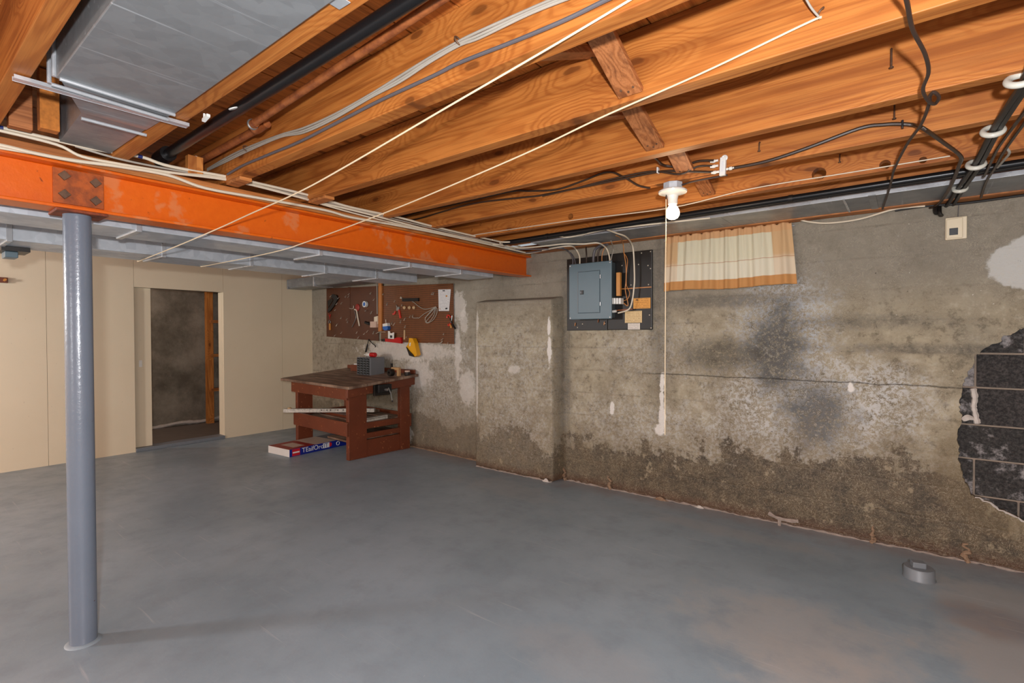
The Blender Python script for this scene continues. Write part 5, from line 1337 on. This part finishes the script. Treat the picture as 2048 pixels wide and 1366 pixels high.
flat([(804, 596.5), (836, 595.5), (836, 602.5), (804, 603)], OFF, 0.02, 'bar', 'black_plastic', t_)
flat([(801, 593), (803.5, 595), (803, 598), (799.5, 597)], OFF, 0.012, 'end_clip', 'hook_metal', t_)
for i, px in enumerate((810, 820, 829)):
    tag(MB().lathe([(0, -0.028), (0.012, -0.026), (0.022, -0.012), (0.018, 0.0), (0, 0)], PW(px, 615.3, OFF), 14, (0, 1, 0)).build('wooden_knob', 'knob_wood'), ['round wooden knob below the rack, next to the pliers', 'middle wooden knob of the three below the rack', 'round wooden knob below the rack, next to the wire coil'][i], 'knob')
t_ = thing('wire_coil', PW(855, 645, OFF), 'loose coil of grey wire hanging on the perforated sheet', 'wire')
for pts_ in ([(821, 601), (828, 605), (838, 613), (848, 618), (860, 617), (871, 613.5)], [(871, 613.5), (862, 620), (848, 628), (838, 636), (835, 635)], [(871, 613.5), (866, 626), (853, 642), (851, 644), (856, 646), (866, 640), (873, 628), (874, 618), (871, 613.5)],
             [(872, 613), (868, 630), (858, 644), (852, 643), (851, 636), (862, 622), (871, 614)], [(871, 614), (864, 622), (854, 632), (850, 636)], [(835, 636), (828, 636), (824, 635)]):
    stick(pts_, OFF + 0.008 + random.uniform(0, 0.01), 0.004, 'wire_strand', 'grey_cable', t_)
flat([(866.5, 612), (866.5, 612)], OFF, 0.001, 'x', 'hook_metal', t_) if False else None
t_ = thing('instruction_sheet', PW(888, 622, OFF), 'white printed instruction sheet pinned on the pegboard', 'paper')
flat([(876.5, 579), (901.5, 578.5), (898, 622), (877.5, 622)], OFF, 0.002, 'sheet', 'paper_print', t_)
for pts_, m_ in (([(885, 580.5), (890, 580.5), (890, 582.5), (885, 582.5)], 'dark_window'), ([(891, 591), (894, 590), (895, 593), (892, 594)], 'orange_handle'), ([(890.5, 616), (894.5, 615), (895, 618), (891, 619)], 'dark_window'), ([(878.5, 616), (881, 616), (881, 619), (878.5, 619)], 'carton_pink')):
    flat(pts_, OFF + 0.0022, 0.0005, 'printed_mark', m_, t_)
t_ = thing('cutters', PW(903, 655, OFF), 'red handled cutters with black grip hanging over the pegboard edge', 'cutters')
stick([(894, 636), (895, 631), (899, 631), (901, 635)], OFF + 0.012, 0.009, 'handle', 'red_handle', t_)
stick([(901, 646), (898, 651), (896, 649)], OFF + 0.012, 0.010, 'handle', 'red_handle', t_)
stick([(900, 649), (902, 653), (902, 656)], OFF + 0.012, 0.010, 'handle', 'orange_handle', t_)
stick([(904, 631), (903, 641), (901, 646)], OFF + 0.012, 0.007, 'blade', 'tool_steel', t_)
stick([(900, 637), (904, 645), (907, 652), (911, 657)], OFF + 0.014, [0.006] * 8 + [0.012] * 8, 'grip', 'black_plastic', t_)
t_ = thing('drill_holster', PW(823, 713, 0.005), 'yellow and black plastic tool holster hanging below the pegboard', 'holster')
flat([(818, 676), (825, 676.5), (829, 686), (832, 700), (834, 710), (829, 714), (824, 708), (818, 702), (812, 694), (817, 687)], 0.03, 0.06, 'body', 'yellow_plastic', t_)
flat([(812, 694), (818, 702), (824, 708), (828, 714), (818, 711), (816, 705)], 0.03, 0.075, 'black_front', 'black_plastic', t_)
flat([(819, 686), (821.5, 685), (820.5, 692), (818, 692.5)], 0.091, 0.003, 'label', 'white_plastic', t_)
t_ = thing('divider_compass', PW(737, 705, 0.01), 'thin black dividers hanging open below the smooth pegboard sheet', 'dividers')
stick([(737.5, 678), (735, 690), (731.5, 704)], 0.03, [0.005] * 5 + [0.012] * 6, 'leg', 'dark_steel', t_)
stick([(737, 679), (744, 686), (751, 692), (750, 694)], 0.03, 0.006, 'leg', 'dark_steel', t_)
tag(stick([(857, 686), (866, 686.5), (880, 686), (885, 682)], 0.03, 0.006, 'thin_file', 'hook_metal'), 'thin metal file lying along the pegboard bottom edge', 'file')
tag(stick([(752, 667), (760, 664), (771, 664)], OFF + 0.01, 0.005, 'bent_rod', 'hook_metal'), 'bent thin rod hooked below the wooden batten', 'rod')

# ------------------------------------------------------------------ small things at the partition
t_ = thing('hanger_bracket', (-4.3, 0.6, 1.89), 'small grey metal bracket hanging under the second duct', 'bracket')
a = P(4, 505, 0, -4.5); b = P(31, 519, 0, -4.5)
MB().box(-4.52, -4.40, a.y, b.y, b.z, a.z).build('plate', 'panel_paint', t_, bevel=0.004)
MB().box(-4.56, -4.36, a.y - 0.02, b.y + 0.05, a.z, 1.9535).build('strap', 'dark_steel', t_)
t_ = thing('wall_bracket', (-7.28, 0.85, 1.94), 'small dark brown wooden peg rail fixed high on the cream partition', 'bracket')
MB().box(-7.2985, -7.26, 0.55, 0.925, 1.945, 2.0).build('rail', 'bench_paint', t_, bevel=0.004)
MB().cyl((-7.262, 0.90, 1.97), (-7.225, 0.90, 1.975), 0.012, 10).build('peg', 'orange_handle', t_)
